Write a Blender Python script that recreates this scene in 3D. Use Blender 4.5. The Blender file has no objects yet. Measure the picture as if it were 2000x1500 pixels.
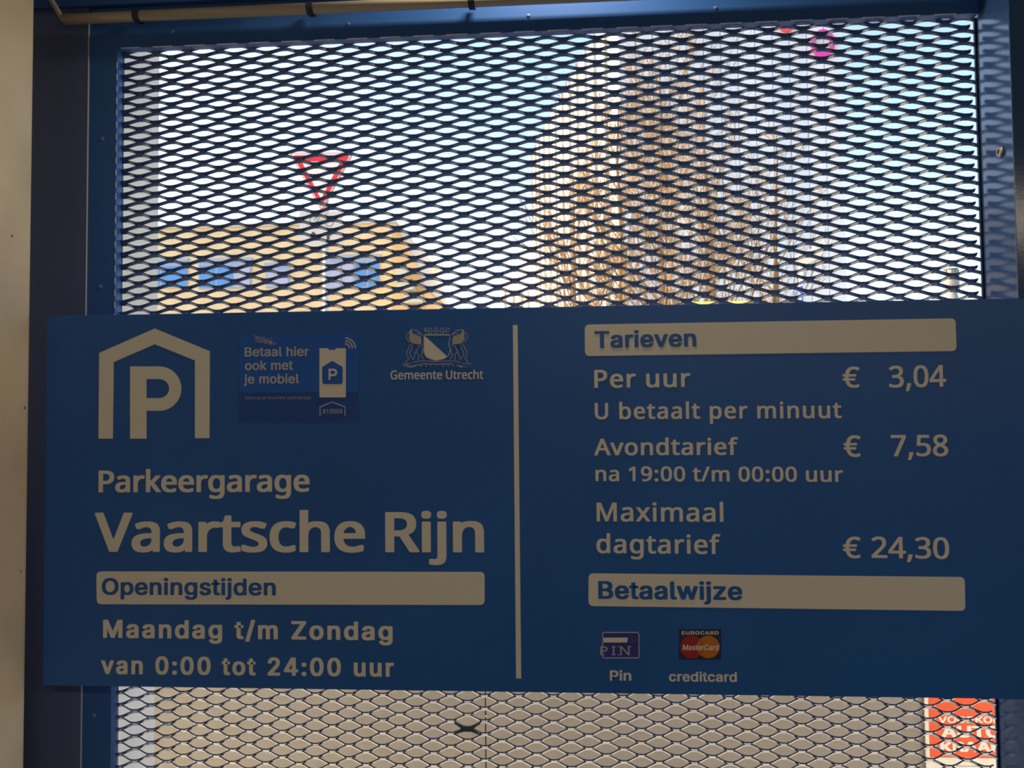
import bpy, bmesh, math, random
from mathutils import Vector, Matrix
random.seed(7)
SC = bpy.context.scene
COL = SC.collection
R = math.radians

# ------------------------------------------------------------------ camera, world, sun, exposure
CAM = Vector((0.0, -1.5, 1.6)); FPX = 1550.0
YAW, PITCH, ROLL = R(-3.79922), R(2.15238), R(-0.52919)
def axes():
    cy, sy, cp, sp = math.cos(YAW), math.sin(YAW), math.cos(PITCH), math.sin(PITCH)
    cr, sr = math.cos(ROLL), math.sin(ROLL)
    f = Vector((sy*cp, cy*cp, sp)); rt = Vector((cy, -sy, 0)); up = rt.cross(f)
    return cr*rt + sr*up, -sr*rt + cr*up, f
RT, UP, FW = axes()
cd = bpy.data.cameras.new('camera'); cam = bpy.data.objects.new('camera', cd); COL.objects.link(cam)
cd.sensor_width = 36.0; cd.lens = 36.0*FPX/2000.0; cd.clip_start = 0.01; cd.clip_end = 500
cam.matrix_world = Matrix(((RT.x, UP.x, -FW.x, CAM.x), (RT.y, UP.y, -FW.y, CAM.y), (RT.z, UP.z, -FW.z, CAM.z), (0, 0, 0, 1)))
SC.camera = cam
SC.view_settings.view_transform = 'Standard'; SC.view_settings.look = 'None'
SC.view_settings.exposure = 0.0; SC.view_settings.gamma = 1.0; SC.view_settings.use_curve_mapping = False
SC.cycles.max_bounces = 8; SC.cycles.diffuse_bounces = 4; SC.cycles.glossy_bounces = 4
SC.cycles.sample_clamp_indirect = 6.0
SC.cycles.filter_width = 2.0

SUN_DIR = Vector((-0.86, 0.07, 0.50)).normalized()      # towards the sun
w = bpy.data.worlds.new('world'); SC.world = w; w.use_nodes = True
nt = w.node_tree; nt.nodes.clear()
sky = nt.nodes.new('ShaderNodeTexSky'); sky.sky_type = 'NISHITA'; sky.sun_disc = False
sky.sun_elevation = math.asin(SUN_DIR.z); sky.sun_rotation = math.atan2(SUN_DIR.x, SUN_DIR.y)
sky.air_density = 1.0; sky.dust_density = 2.5; sky.ozone_density = 1.0
bg = nt.nodes.new('ShaderNodeBackground'); bg.inputs['Strength'].default_value = 0.46
wo = nt.nodes.new('ShaderNodeOutputWorld')
nt.links.new(sky.outputs[0], bg.inputs[0]); nt.links.new(bg.outputs[0], wo.inputs[0])
sd = bpy.data.lights.new('sun', 'SUN'); sd.energy = 5.6; sd.angle = R(0.6); sd.color = (1.0, 0.90, 0.74)
sun = bpy.data.objects.new('sun', sd); COL.objects.link(sun); sun.location = (-6, -2, 9)
sun.rotation_euler = SUN_DIR.to_track_quat('Z', 'Y').to_euler()
# unseen lights added inside the garage, the last two behind the photographer
def area(name, loc, size, energy, color):
    d = bpy.data.lights.new(name, 'AREA'); d.shape = 'RECTANGLE'; d.size = size[0]; d.size_y = size[1]
    d.energy = energy; d.color = color
    o = bpy.data.objects.new(name, d); COL.objects.link(o); o.location = loc; return o
area('unseen_light', (0.0, -0.09, 2.74), (0.25, 0.06), 7, (1.0, 0.84, 0.62))  # added fill over the gate to brighten the left wall
area('unseen_light', (0.7, -3.4, 2.74), (1.2, 0.3), 23, (1.0, 0.86, 0.66))
area('unseen_light', (2.6, -3.4, 2.74), (1.2, 0.3), 23, (1.0, 0.86, 0.66))

# ------------------------------------------------------------------ helpers
def P(px, py, y=0.0):
    """point where the sight line through the photo's point (px, py) meets the upright plane at depth y"""
    d = FW + RT*((px-1000)/FPX) - UP*((py-750)/FPX)
    t = (y-CAM.y)/d.y
    return CAM + d*t
MATS = {}
def mat(name, col, rough=0.5, metal=0.0, var=0.0, scale=8.0, bump=0.0, bscale=200.0, spec=0.5, col2=None, coat=0.0):
    if name in MATS: return MATS[name]
    m = bpy.data.materials.new(name); m.use_nodes = True; n = m.node_tree; b = n.nodes['Principled BSDF']
    b.inputs['Base Color'].default_value = (*col, 1); b.inputs['Roughness'].default_value = rough
    b.inputs['Metallic'].default_value = metal; b.inputs['Specular IOR Level'].default_value = spec
    b.inputs['Coat Weight'].default_value = coat; b.inputs['Coat Roughness'].default_value = 0.08
    if var or bump:
        tc = n.nodes.new('ShaderNodeTexCoord')
    if var:
        no = n.nodes.new('ShaderNodeTexNoise'); no.inputs['Scale'].default_value = scale; no.inputs['Detail'].default_value = 6
        mx = n.nodes.new('ShaderNodeMix'); mx.data_type = 'RGBA'
        c2 = col2 or tuple(c*(1-var) for c in col)
        mx.inputs[6].default_value = (*col, 1); mx.inputs[7].default_value = (*c2, 1)
        rp = n.nodes.new('ShaderNodeMapRange'); rp.inputs[1].default_value = 0.35; rp.inputs[2].default_value = 0.65
        n.links.new(tc.outputs['Object'], no.inputs['Vector']); n.links.new(no.outputs[0], rp.inputs[0])
        n.links.new(rp.outputs[0], mx.inputs[0]); n.links.new(mx.outputs[2], b.inputs['Base Color'])
    if bump:
        nb = n.nodes.new('ShaderNodeTexNoise'); nb.inputs['Scale'].default_value = bscale; nb.inputs['Detail'].default_value = 4
        bp = n.nodes.new('ShaderNodeBump'); bp.inputs['Strength'].default_value = bump; bp.inputs['Distance'].default_value = 0.002
        n.links.new(tc.outputs['Object'], nb.inputs['Vector']); n.links.new(nb.outputs[0], bp.inputs['Height'])
        n.links.new(bp.outputs[0], b.inputs['Normal'])
    MATS[name] = m
    return m
def link(name, me, m, parent=None):
    o = bpy.data.objects.new(name, me); COL.objects.link(o)
    if m is not None:
        me.materials.clear(); me.materials.append(m)
    if parent is not None: o.parent = parent
    return o
def obj(name, bm, m, parent=None, smooth=False):
    me = bpy.data.meshes.new(name)
    bmesh.ops.recalc_face_normals(bm, faces=bm.faces)
    if smooth:
        for f in bm.faces: f.smooth = True
    bm.to_mesh(me); bm.free()
    return link(name, me, m, parent)
def tag(o, label, cat=None, group=None, kind=None):
    if label: o['label'] = label
    if cat: o['category'] = cat
    if group: o['group'] = group
    if kind: o['kind'] = kind
    return o
def thing(name, label, cat, group=None):
    o = bpy.data.objects.new(name, None); COL.objects.link(o); o.empty_display_size = 0.1
    return tag(o, label, cat, group)
def box(bm, x0, x1, y0, y1, z0, z1, bev=0.0, seg=2):
    vs = [bm.verts.new((x, y, z)) for x in (x0, x1) for y in (y0, y1) for z in (z0, z1)]
    fs = [bm.faces.new([vs[i] for i in q]) for q in ((0,1,3,2),(4,6,7,5),(0,4,5,1),(2,3,7,6),(0,2,6,4),(1,5,7,3))]
    if bev:
        es = list({e for f in fs for e in f.edges})
        bmesh.ops.bevel(bm, geom=es, offset=bev, segments=seg, affect='EDGES', profile=0.5)
    return bm
def nb(): return bmesh.new()
def tube(bm, pts, r, n=12, r1=None, caps=True):
    """swept round tube through points"""
    rings = []
    for i, p in enumerate(pts):
        p = Vector(p)
        a = Vector(pts[max(0, i-1)]); b = Vector(pts[min(len(pts)-1, i+1)]); d = (b-a).normalized()
        u = d.cross(Vector((0, 0, 1)));
        if u.length < 1e-3: u = d.cross(Vector((0, 1, 0)))
        u.normalize(); v = d.cross(u)
        rr = r if r1 is None else r + (r1-r)*i/(len(pts)-1)
        rings.append([bm.verts.new(p + u*math.cos(2*math.pi*k/n)*rr + v*math.sin(2*math.pi*k/n)*rr) for k in range(n)])
    for i in range(len(rings)-1):
        for k in range(n):
            bm.faces.new((rings[i][k], rings[i][(k+1) % n], rings[i+1][(k+1) % n], rings[i+1][k]))
    if caps:
        bm.faces.new(rings[0]); bm.faces.new(rings[-1])
    return bm
def slab(bm, pts, y, th):
    """polygon of (x, z) points facing the viewer at depth y, thickness th going back"""
    a = [bm.verts.new((p[0], y, p[1])) for p in pts]; b = [bm.verts.new((p[0], y+th, p[1])) for p in pts]
    n = len(pts)
    bm.faces.new(a); bm.faces.new(b)
    for i in range(n): bm.faces.new((a[i], a[(i+1) % n], b[(i+1) % n], b[i]))
    return bm
def pxs(pts, y=0.0):
    out = []
    for p in pts:
        q = P(p[0], p[1], y); out.append((q.x, q.z))
    return out
def curve_mesh(cu, name):
    o = bpy.data.objects.new('tmp', cu); COL.objects.link(o)
    dg = bpy.context.evaluated_depsgraph_get(); dg.update()
    me = bpy.data.meshes.new_from_object(o.evaluated_get(dg)); me.name = name
    bpy.data.objects.remove(o); bpy.data.curves.remove(cu)
    return me
def stroke(bm, pts, wd, y, th=0.0003, closed=False):
    """flat line of width wd (metres) through (x, z) points"""
    n = len(pts); m = n if closed else n-1
    L, Rr = [], []
    for i in range(n):
        if closed: a, b = pts[i-1], pts[(i+1) % n]
        else: a, b = pts[max(0, i-1)], pts[min(n-1, i+1)]
        d = Vector((b[0]-a[0], b[1]-a[1]))
        if d.length < 1e-9: d = Vector((1, 0))
        d.normalize(); nn = Vector((-d.y, d.x))*wd/2
        L.append((pts[i][0]+nn.x, pts[i][1]+nn.y)); Rr.append((pts[i][0]-nn.x, pts[i][1]-nn.y))
    for i in range(m):
        j = (i+1) % n
        slab(bm, [L[i], L[j], Rr[j], Rr[i]], y, th)
def arc(cx, cz, r, a0, a1, n=20, ry=None):
    ry = ry or r
    return [(cx+r*math.cos(R(a0+(a1-a0)*i/n)), cz+ry*math.sin(R(a0+(a1-a0)*i/n))) for i in range(n+1)]

# ------------------------------------------------------------------ lettering
def outline_text(s, G, track):
    """lettering outlines set as filled curves, one em = 1; strokes that overlap a letter's body are filled on their own"""
    cv, co = [], []
    for k in range(2):
        cu = bpy.data.curves.new('t', 'CURVE'); cu.dimensions = '2D'; cu.fill_mode = 'BOTH'; cv.append(cu)
    x = 0.0
    for ch in s:
        if ch == ' ': x += 0.20 + track; continue
        adv, loops = G[ch]
        for n_, lp in enumerate(loops.split('|')):
            pts = [tuple(map(int, q.split(','))) for q in lp.split()]
            extra = n_ > 0 and G is GLYPHS and ch in 'ftRD'
            sp = cv[1 if extra else 0].splines.new('POLY'); sp.points.add(len(pts)-1)
            for i, (a, b) in enumerate(pts): sp.points[i].co = (x+a/1000, b/1000, 0, 1)
            sp.use_cyclic_u = True
        x += adv/1000 + track
    V, F = [], []
    for cu in cv:
        me = curve_mesh(cu, 'lettering'); b0 = len(V)
        V += [v.co.copy() for v in me.vertices]; F += [tuple(b0+i for i in p.vertices) for p in me.polygons]
        bpy.data.meshes.remove(me)
    return V, F
def text(s, xl, xr, bl, br, h, m, parent, face='H', bold=0.02, track=0.0, y=-0.0006, plane=0.0, slant=0.0, name='lettering'):
    """lettering whose ink runs from (xl, bl) to (xr, br) along the baseline and rises h above it"""
    co, pol = outline_text(s, GLYPHS if face == 'H' else GLYPHS_B, track)
    A, B, T = P(xl, bl, plane), P(xr, br, plane), P(xl, bl-h, plane)
    x0 = min(c.x for c in co)-bold; x1 = max(c.x for c in co)+bold; z1 = max(c.y for c in co)
    kx = (B.x-A.x)/(x1-x0); kz = (T.z-A.z)/z1
    kz2 = (T.z-A.z-0.0)/(z1+2*bold*0.6)
    sh = (B.z-A.z)/(B.x-A.x)
    V, F = [], []
    offs = [(0, 0)] if bold <= 0 else [(c_*f_, s_*f_) for c_, s_, f_ in ((math.cos(R(a)), math.sin(R(a)), (1, 1.08, 1.24, 1.08)[int((a % 90)*4//90)]) for a in [k*22.5 for k in range(16)])]
    for n_, (ox, oz) in enumerate(offs):                # the outline is thickened by laying it down round a small circle
        b0 = len(V)
        for c in co:
            X = (c.x-x0+ox*bold)*kx; Z = (c.y+bold*0.6+oz*bold*0.6)*kz2
            V.append((A.x+X+slant*Z, plane+y-n_*3e-6, A.z+Z+sh*X))
        F += [tuple(b0+i for i in p) for p in pol]
    me = bpy.data.meshes.new(name); me.from_pydata(V, [], F); me.update()
    if me.polygons and sum(p.normal.y*p.area for p in me.polygons) > 0: me.flip_normals()
    return link(name, me, m, parent)

GLYPHS = {
'/':(249,'235,533 71,-76 14,-76 178,533'),
'0':(453,'227,-7 199,-5 174,1 151,11 130,24 111,41 95,62 80,86 69,113 60,144 53,178 49,214 48,254 49,294 53,330 60,364 69,395 81,422 95,447 112,467 130,484 151,498 174,508 200,514 227,516 254,514 279,508 302,498 323,484 342,467 358,447 372,422 384,395 393,364 400,330 404,294 405,254 404,214 400,178 393,144 384,113 373,86 359,62 342,41 323,24 302,11 279,1 254,-5|227,50 245,51 261,56 276,63 290,74 303,87 313,103 323,122 330,144 336,168 340,194 343,223 344,254 343,285 340,314 336,341 330,365 323,387 303,422 290,435 276,446 261,453 245,458 227,460 209,458 192,453 177,446 163,435 151,422 140,405 131,387 123,365 117,341 113,314 110,285 109,254 110,223 113,194 117,168 123,144 131,122 140,103 151,87 163,74 177,63 192,56 209,51'),
'1':(453,'212,0 212,448 86,358 86,427 198,509 276,509 276,0'),
'2':(453,'64,0 64,47 234,229 248,243 261,257 299,305 311,327 315,337 318,348 320,360 319,385 317,397 308,419 301,428 293,436 273,449 262,454 250,457 237,459 224,460 209,459 196,457 184,453 162,441 153,433 145,424 134,402 130,390 128,376 127,362 66,362 67,384 71,405 77,424 86,442 98,459 111,473 126,486 143,496 162,505 182,511 203,514 225,516 247,514 268,511 288,505 306,497 323,486 337,474 350,461 361,445 370,428 376,411 380,392 381,372 380,358 375,331 371,318 365,304 357,290 336,259 322,241 288,202 153,60 153,57 389,57 389,0'),
'4':(453,'40,105 40,158 247,509 343,509 343,163 413,163 413,105 343,105 343,0 282,0 282,105|109,163 282,163 282,440'),
'5':(453,'221,-7 199,-6 178,-2 159,3 140,11 123,21 108,32 94,45 83,60 73,76 66,93 62,111 60,130 122,130 127,108 132,98 145,80 163,66 173,60 196,52 208,50 221,50 236,51 250,53 264,58 276,64 288,72 307,92 314,104 320,117 324,131 327,146 328,162 327,178 324,193 320,208 314,221 306,233 297,244 286,254 275,262 262,269 248,273 233,276 218,277 192,275 156,264 128,246 67,253 96,509 366,509 366,452 151,452 134,301 136,301 155,315 190,329 216,333 229,334 247,333 263,330 279,326 294,321 308,314 321,306 334,296 345,285 355,273 364,260 372,246 379,231 384,215 388,199 390,181 391,163 390,139 385,117 379,95 369,76 357,57 343,41 327,27 309,15 289,6 268,-1 245,-5'),
'8':(453,'226,-7 201,-6 178,-2 156,3 136,11 117,21 101,33 86,47 74,62 64,78 57,96 53,115 52,135 53,151 55,166 59,181 65,195 72,208 90,231 101,241 125,256 139,261 153,265 153,267 135,273 119,282 105,293 93,308 83,324 76,342 72,360 70,380 72,399 75,417 82,434 90,450 101,464 114,477 129,488 146,498 164,506 184,511 204,514 226,516 248,514 269,511 288,506 306,498 323,488 337,477 350,464 361,450 370,434 377,417 380,399 382,380 380,361 376,342 369,324 359,308 347,293 333,282 318,273 300,267 300,265 314,261 327,256 351,241 362,231 372,220 380,208 387,195 393,181 397,166 400,151 401,135 399,115 395,96 388,78 378,62 366,47 352,33 335,21 317,11 296,3 275,-2 251,-6|226,49 243,50 258,52 272,55 285,60 296,66 307,74 323,91 329,102 333,113 336,126 337,139 336,152 333,165 329,177 322,189 314,199 305,208 295,216 283,223 270,228 256,232 242,234 226,235 211,234 196,232 182,228 169,223 157,216 147,208 138,199 130,189 123,177 119,165 116,152 115,139 116,126 119,113 123,102 129,91 136,82 145,74 156,66 167,60 180,55 195,52 210,50|239,290 252,292 274,300 284,306 293,313 307,330 316,351 318,363 319,376 318,388 313,410 308,420 294,437 285,444 264,454 240,459 226,460 213,459 200,457 188,454 167,444 151,429 139,410 134,388 133,376 134,363 136,351 139,341 151,321 159,313 168,306 178,300 201,292 213,290'),
':':(188,'86,-4 70,3 63,9 57,16 50,32 50,50 53,59 57,66 63,73 70,79 86,86 95,87 104,86 121,79 128,73 134,66 138,59 141,41 138,24 134,16 128,9 121,3 104,-4|95,271 78,274 70,278 63,284 57,291 50,307 50,325 57,342 63,349 78,359 95,362 113,359 128,349 134,342 138,334 141,316 138,299 134,291 128,284 121,278 113,274'),
'A':(480,'16,0 201,509 276,509 463,0 395,0 346,142 133,142 85,0|152,199 238,450 327,199'),
'B':(456,'60,0 60,509 241,509 266,508 289,504 310,499 329,491 345,481 359,469 371,456 381,442 388,426 394,410 397,392 398,374 397,358 395,344 392,331 387,320 373,301 365,293 347,280 326,270 315,267 315,262 327,261 351,252 363,245 374,237 385,227 394,216 402,203 409,189 414,173 417,155 418,136 417,117 413,100 408,83 400,67 390,52 377,39 362,28 344,18 324,10 301,4 275,1 247,0|125,57 245,57 272,58 296,63 315,70 330,80 341,92 349,105 354,120 355,149 348,173 342,184 335,194 327,203 317,211 306,218 293,224 279,228 264,230 248,231 125,231|125,285 238,285 252,286 265,288 277,291 299,302 308,309 316,317 323,326 329,337 333,348 335,359 336,372 334,388 330,403 323,417 313,429 299,439 283,446 263,450 240,452 125,452'),
'C':(510,'267,-7 235,-5 205,1 177,11 150,25 126,42 104,63 86,88 70,115 57,146 48,179 42,215 40,254 42,293 48,329 57,362 70,393 86,421 104,445 126,466 150,484 177,498 205,508 235,514 267,516 286,515 305,513 323,509 340,504 357,498 373,490 388,481 402,471 415,460 427,447 438,433 448,418 456,402 463,385 469,367 473,348 408,348 405,361 401,373 389,395 375,413 348,435 327,445 304,452 267,456 245,454 223,450 203,443 184,432 166,419 150,403 137,385 125,364 116,340 109,314 105,285 103,254 105,223 109,194 116,168 125,145 137,123 151,105 166,89 184,76 203,66 223,59 245,54 267,53 280,53 304,57 327,64 348,74 375,96 389,114 401,136 408,160 473,160 469,142 457,107 448,91 428,62 416,49 402,38 388,28 373,19 357,11 341,5 323,0 305,-4 286,-6'),
'D':(502,'219,0 96,0 96,57 215,57 244,58 272,63 296,70 318,81 337,94 354,110 368,128 379,149 388,172 394,198 398,226 399,255 398,285 394,312 388,337 379,361 368,381 354,399 338,415 320,428 299,438 275,446 249,450 221,452 93,452 93,509 225,509 261,507 294,501 325,492 353,478 377,461 399,441 418,418 433,391 446,361 455,329 460,293 462,255 460,217 455,181 446,149 433,119 417,92 398,68 376,48 351,31 322,17 291,8 256,2|125,509 125,0 60,0 60,509'),
'E':(419,'60,0 60,509 372,509 372,452 125,452 125,286 355,286 355,229 125,229 125,57 375,57 375,0'),
'G':(520,'269,-7 236,-5 205,1 176,11 149,25 125,43 104,64 85,88 69,116 57,146 47,179 42,215 40,254 42,293 47,329 57,362 69,393 85,421 103,445 125,466 149,484 175,498 203,508 233,514 265,516 285,515 304,513 322,509 340,504 358,497 374,489 389,480 416,458 429,445 449,416 458,401 465,384 470,367 474,349 408,349 404,361 380,403 365,420 347,434 304,452 265,456 243,454 222,450 202,443 183,432 166,419 150,404 137,385 125,364 116,340 109,314 105,285 103,254 105,223 109,194 116,168 125,145 137,124 151,105 166,90 184,76 203,66 224,59 246,54 269,53 290,54 309,57 328,63 345,71 360,81 374,93 386,107 396,123 404,141 410,160 414,180 415,202 434,199 283,199 283,256 478,256 478,200 476,170 471,141 463,115 451,91 436,69 419,50 399,33 377,19 352,8 326,0 298,-5'),
'K':(467,'60,0 60,509 125,509 125,240 364,509 448,509 231,276 449,0 372,0 188,238 125,168 125,0'),
'M':(628,'60,0 60,509 152,509 314,110 476,509 568,509 568,0 504,0 504,400 342,0 286,0 122,400 122,0'),
'O':(533,'267,-7 235,-5 205,1 177,11 150,25 126,42 105,63 86,88 70,115 57,146 48,179 42,215 40,254 42,293 48,329 57,362 70,393 86,421 105,445 126,466 150,484 177,498 205,508 235,514 267,516 299,514 329,508 357,498 384,484 408,466 429,445 448,421 464,393 477,362 486,329 491,293 493,254 491,215 486,179 477,146 464,115 448,88 429,63 408,42 384,25 357,11 329,1 299,-5|267,53 289,54 310,59 330,66 349,76 367,89 383,105 396,123 408,144 418,168 425,194 429,223 430,254 429,286 425,314 418,341 408,365 396,386 383,404 367,420 349,433 330,443 310,450 289,454 267,456 245,454 223,450 203,443 184,433 167,420 151,404 137,385 125,364 116,340 109,314 105,285 103,254 105,223 109,194 116,168 125,144 137,123 151,105 167,89 184,76 203,66 223,59 245,54'),
'P':(445,'60,0 60,509 235,509 263,507 289,503 312,497 332,487 350,476 366,462 379,447 390,430 398,411 404,391 407,370 409,348 407,325 404,304 398,284 390,265 379,248 366,233 350,219 332,207 312,198 289,191 263,187 235,186 109,186 109,242 233,242 252,243 269,246 284,250 297,256 318,272 327,282 338,306 342,319 344,333 344,362 342,376 338,389 333,402 326,413 318,423 297,439 284,444 268,449 251,451 232,452 125,452 125,0'),
'R':(449,'60,0 60,509 236,509 264,507 290,504 313,497 333,489 351,478 367,465 380,450 390,433 399,415 405,395 408,374 409,352 408,330 405,309 399,290 390,271 380,255 367,240 351,228 333,217 312,209 289,203 264,199 236,198 96,198 96,255 234,255 252,256 269,258 284,262 298,267 309,273 319,281 327,290 334,300 339,312 342,324 344,338 345,352 344,367 342,380 339,393 334,405 319,425 309,433 298,440 284,445 269,449 252,451 233,452 125,452 125,0|353,0 230,229 303,229 428,0'),
'T':(449,'32,452 32,509 417,509 417,452 257,452 257,0 193,0 193,452'),
'U':(517,'259,-8 230,-7 203,-2 177,5 154,15 133,28 114,43 98,60 85,80 74,101 66,124 62,148 60,173 60,509 124,509 124,178 125,160 128,144 133,128 141,113 150,99 160,87 173,77 187,68 203,61 220,56 239,53 259,52 279,53 298,56 315,61 331,68 345,77 357,87 368,99 377,113 384,128 389,144 392,160 393,178 393,509 457,509 457,173 456,148 451,124 443,101 433,80 419,60 403,43 384,28 363,15 340,5 315,-2 288,-7'),
'V':(480,'204,0 16,509 84,509 241,60 395,509 463,509 278,0'),
'Z':(438,'42,0 42,46 315,452 40,452 40,509 397,509 397,462 125,57 399,57 399,0'),
'a':(389,'160,-9 142,-8 126,-5 110,-1 94,5 80,12 57,32 48,45 40,58 35,73 31,90 30,108 31,123 34,138 38,150 43,161 50,171 67,187 89,199 125,211 222,225 270,238 271,288 267,297 256,311 240,322 220,329 196,331 171,329 159,326 140,318 100,274 41,291 48,308 57,322 67,335 79,346 104,364 118,370 133,375 148,379 163,382 179,384 227,382 275,367 296,353 315,333 329,306 333,290 336,272 337,251 337,0 277,0 277,52 272,52 269,45 252,25 226,6 215,1 203,-3 190,-6 176,-8|170,45 187,46 202,49 216,53 228,59 239,66 257,83 269,104 275,126 276,138 276,190 134,159 125,155 103,139 98,132 92,95 94,87 107,66 121,56'),
'b':(424,'229,-8 213,-7 198,-5 184,-1 172,4 162,10 138,31 118,59 112,59 112,0 53,0 53,509 114,509 114,319 118,319 137,346 161,367 171,373 183,378 212,384 229,384 252,383 274,378 294,371 313,361 330,347 345,332 359,313 370,293 379,270 385,245 389,218 390,189 389,160 385,133 379,108 370,84 359,64 346,45 330,29 313,16 294,5 274,-2 252,-7|220,47 237,48 253,51 267,57 291,76 301,88 309,101 316,117 321,133 325,151 327,170 328,189 327,209 325,227 321,245 316,261 309,276 301,290 291,301 280,311 267,319 253,325 237,329 220,330 203,329 188,325 174,320 161,312 150,302 140,291 132,278 125,263 120,247 116,229 113,210 113,169 116,150 120,132 125,115 132,100 140,86 150,75 162,65 174,57 188,51 204,48'),
'c':(396,'207,-8 182,-7 159,-2 137,6 117,16 98,30 82,46 68,64 56,85 46,108 40,133 36,159 34,187 36,216 40,243 46,268 56,291 68,312 82,330 98,346 117,360 137,371 159,378 182,383 207,384 221,384 234,383 260,377 284,368 315,349 324,341 347,312 353,301 362,277 303,262 226,329 207,330 189,329 173,325 158,319 145,310 134,300 124,287 115,274 108,258 103,242 99,224 97,206 96,187 97,169 99,151 103,134 108,117 115,102 124,89 134,76 145,66 158,57 173,51 189,48 207,46 234,49 304,117 363,102 354,78 334,46 306,21 285,9 261,-1 248,-4 221,-8'),
'd':(424,'195,-8 172,-7 151,-2 130,5 111,16 94,29 79,45 66,64 55,84 46,108 39,133 35,160 34,189 35,218 39,245 46,270 55,293 66,313 79,332 95,347 112,361 131,371 151,378 173,383 196,384 213,384 241,378 253,373 263,367 287,346 306,319 311,319 311,509 372,509 372,0 313,0 313,59 307,59 287,31 263,10 241,-1 227,-5 212,-7|205,47 221,48 236,51 250,57 263,65 274,75 284,86 293,100 305,132 309,150 311,169 312,189 311,210 309,229 305,247 300,263 293,278 284,291 275,302 263,312 251,320 237,325 221,329 205,330 187,329 172,325 157,319 145,311 133,301 124,290 115,276 108,261 103,245 99,227 97,209 96,189 97,170 99,151 103,133 115,101 124,88 134,76 145,66 158,57 172,51 188,48'),
'e':(404,'212,-8 185,-7 161,-2 138,6 117,16 98,30 82,46 68,64 56,85 46,108 40,132 35,159 34,187 35,215 39,242 46,267 55,290 67,311 81,329 97,346 115,359 135,370 157,378 180,383 205,384 221,384 236,382 251,379 266,374 280,368 294,361 319,341 331,329 341,315 350,299 357,282 363,263 368,242 370,219 371,194 371,169 75,169 75,221 338,221 310,202 309,220 307,237 303,254 298,269 291,282 283,294 273,305 263,314 250,321 237,326 222,329 205,330 189,329 173,326 159,321 146,313 135,304 125,294 116,282 109,270 103,256 99,241 97,226 96,211 96,178 97,157 100,139 104,122 110,106 118,92 128,80 139,70 151,61 165,55 179,50 195,47 212,46 263,56 278,66 292,80 302,96 306,105 365,91 360,77 353,63 345,51 335,39 324,29 311,19 298,11 283,4 266,-1 249,-5 231,-7'),
'f':(254,'228,379 228,327 6,327 6,379|81,0 81,432 82,447 84,461 89,474 96,486 104,496 113,505 124,513 135,519 148,524 161,527 174,529 243,521 227,468 182,473 171,470 162,466 154,460 149,452 145,443 142,431 142,0'),
'g':(425,'207,-151 187,-150 168,-148 134,-140 119,-134 105,-127 93,-119 82,-110 64,-91 51,-69 101,-41 136,-78 154,-88 165,-92 178,-95 192,-97 207,-97 229,-96 249,-92 267,-85 282,-75 295,-62 304,-47 310,-28 311,-6 311,68 306,68 287,41 280,34 263,21 241,11 212,5 195,5 173,6 152,10 132,17 113,27 95,39 80,53 67,71 55,90 46,112 39,136 35,163 34,191 35,220 39,246 46,271 55,293 66,314 80,332 95,347 112,361 131,371 152,378 173,383 196,384 213,384 228,382 242,378 264,367 288,346 308,319 313,319 313,379 372,379 372,-9 371,-32 367,-54 360,-73 350,-90 338,-104 324,-117 308,-127 291,-136 271,-142 251,-147 229,-150|205,59 222,60 237,63 251,68 264,75 275,84 285,95 293,107 300,121 305,137 309,154 312,172 312,212 309,231 305,248 300,264 293,278 285,291 275,303 264,312 251,320 237,325 222,329 205,330 188,329 172,325 158,320 145,312 134,302 124,290 115,277 103,246 99,229 97,212 96,193 97,173 99,155 103,138 109,123 116,108 124,96 134,85 145,76 158,68 172,63 188,60'),
'h':(410,'114,0 53,0 53,509 114,509 114,287 102,287 112,312 124,332 137,349 152,362 169,372 187,379 207,383 227,384 246,383 264,380 280,376 295,369 309,360 321,349 332,336 341,321 348,304 353,285 356,264 357,240 357,0 296,0 296,235 295,256 290,275 283,291 273,304 260,315 246,323 229,328 210,329 197,328 184,326 172,322 150,311 141,303 126,283 121,271 117,257 114,243'),
'i':(167,'53,0 53,379 114,379 114,0|84,443 60,449 48,461 44,468 41,483 44,499 48,506 67,521 84,524 100,521 114,512 126,491 126,475 107,449'),
'j':(167,'53,379 114,379 114,-30 113,-47 111,-63 107,-77 102,-90 95,-102 86,-113 76,-122 65,-129 52,-135 37,-139 21,-142 4,-143 -10,-143 -10,-87 14,-86 25,-83 34,-78 46,-64 50,-54 52,-42 53,-29|83,443 60,449 44,468 41,483 44,499 53,512 67,521 83,524 100,521 114,512 123,499 126,483 123,468 107,449'),
'k':(381,'53,0 53,509 114,509 114,195 284,379 360,379 191,205 372,0 294,0 150,162 114,128 114,0'),
'l':(189,'119,-1 101,3 86,10 74,20 65,33 58,47 54,65 53,84 53,509 114,509 117,68 130,54 170,54 181,3'),
'm':(610,'53,0 53,379 112,379 112,295 108,295 112,310 118,323 132,346 141,355 161,370 172,376 195,384 207,386 239,385 257,380 273,372 287,361 299,347 309,331 316,314 321,295 312,295 322,321 337,343 347,353 368,369 381,375 394,380 407,383 422,385 437,386 453,385 468,383 483,378 497,372 510,364 522,354 532,342 541,328 548,313 553,296 556,276 557,255 557,0 496,0 496,254 494,273 490,289 483,302 473,313 460,321 447,326 433,329 419,330 406,330 395,328 374,320 365,314 351,299 345,290 338,270 336,259 335,247 335,0 274,0 274,260 273,275 269,288 262,301 253,311 242,320 229,326 215,329 188,330 168,325 148,314 132,299 126,289 121,278 117,266 114,253 114,0'),
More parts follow.
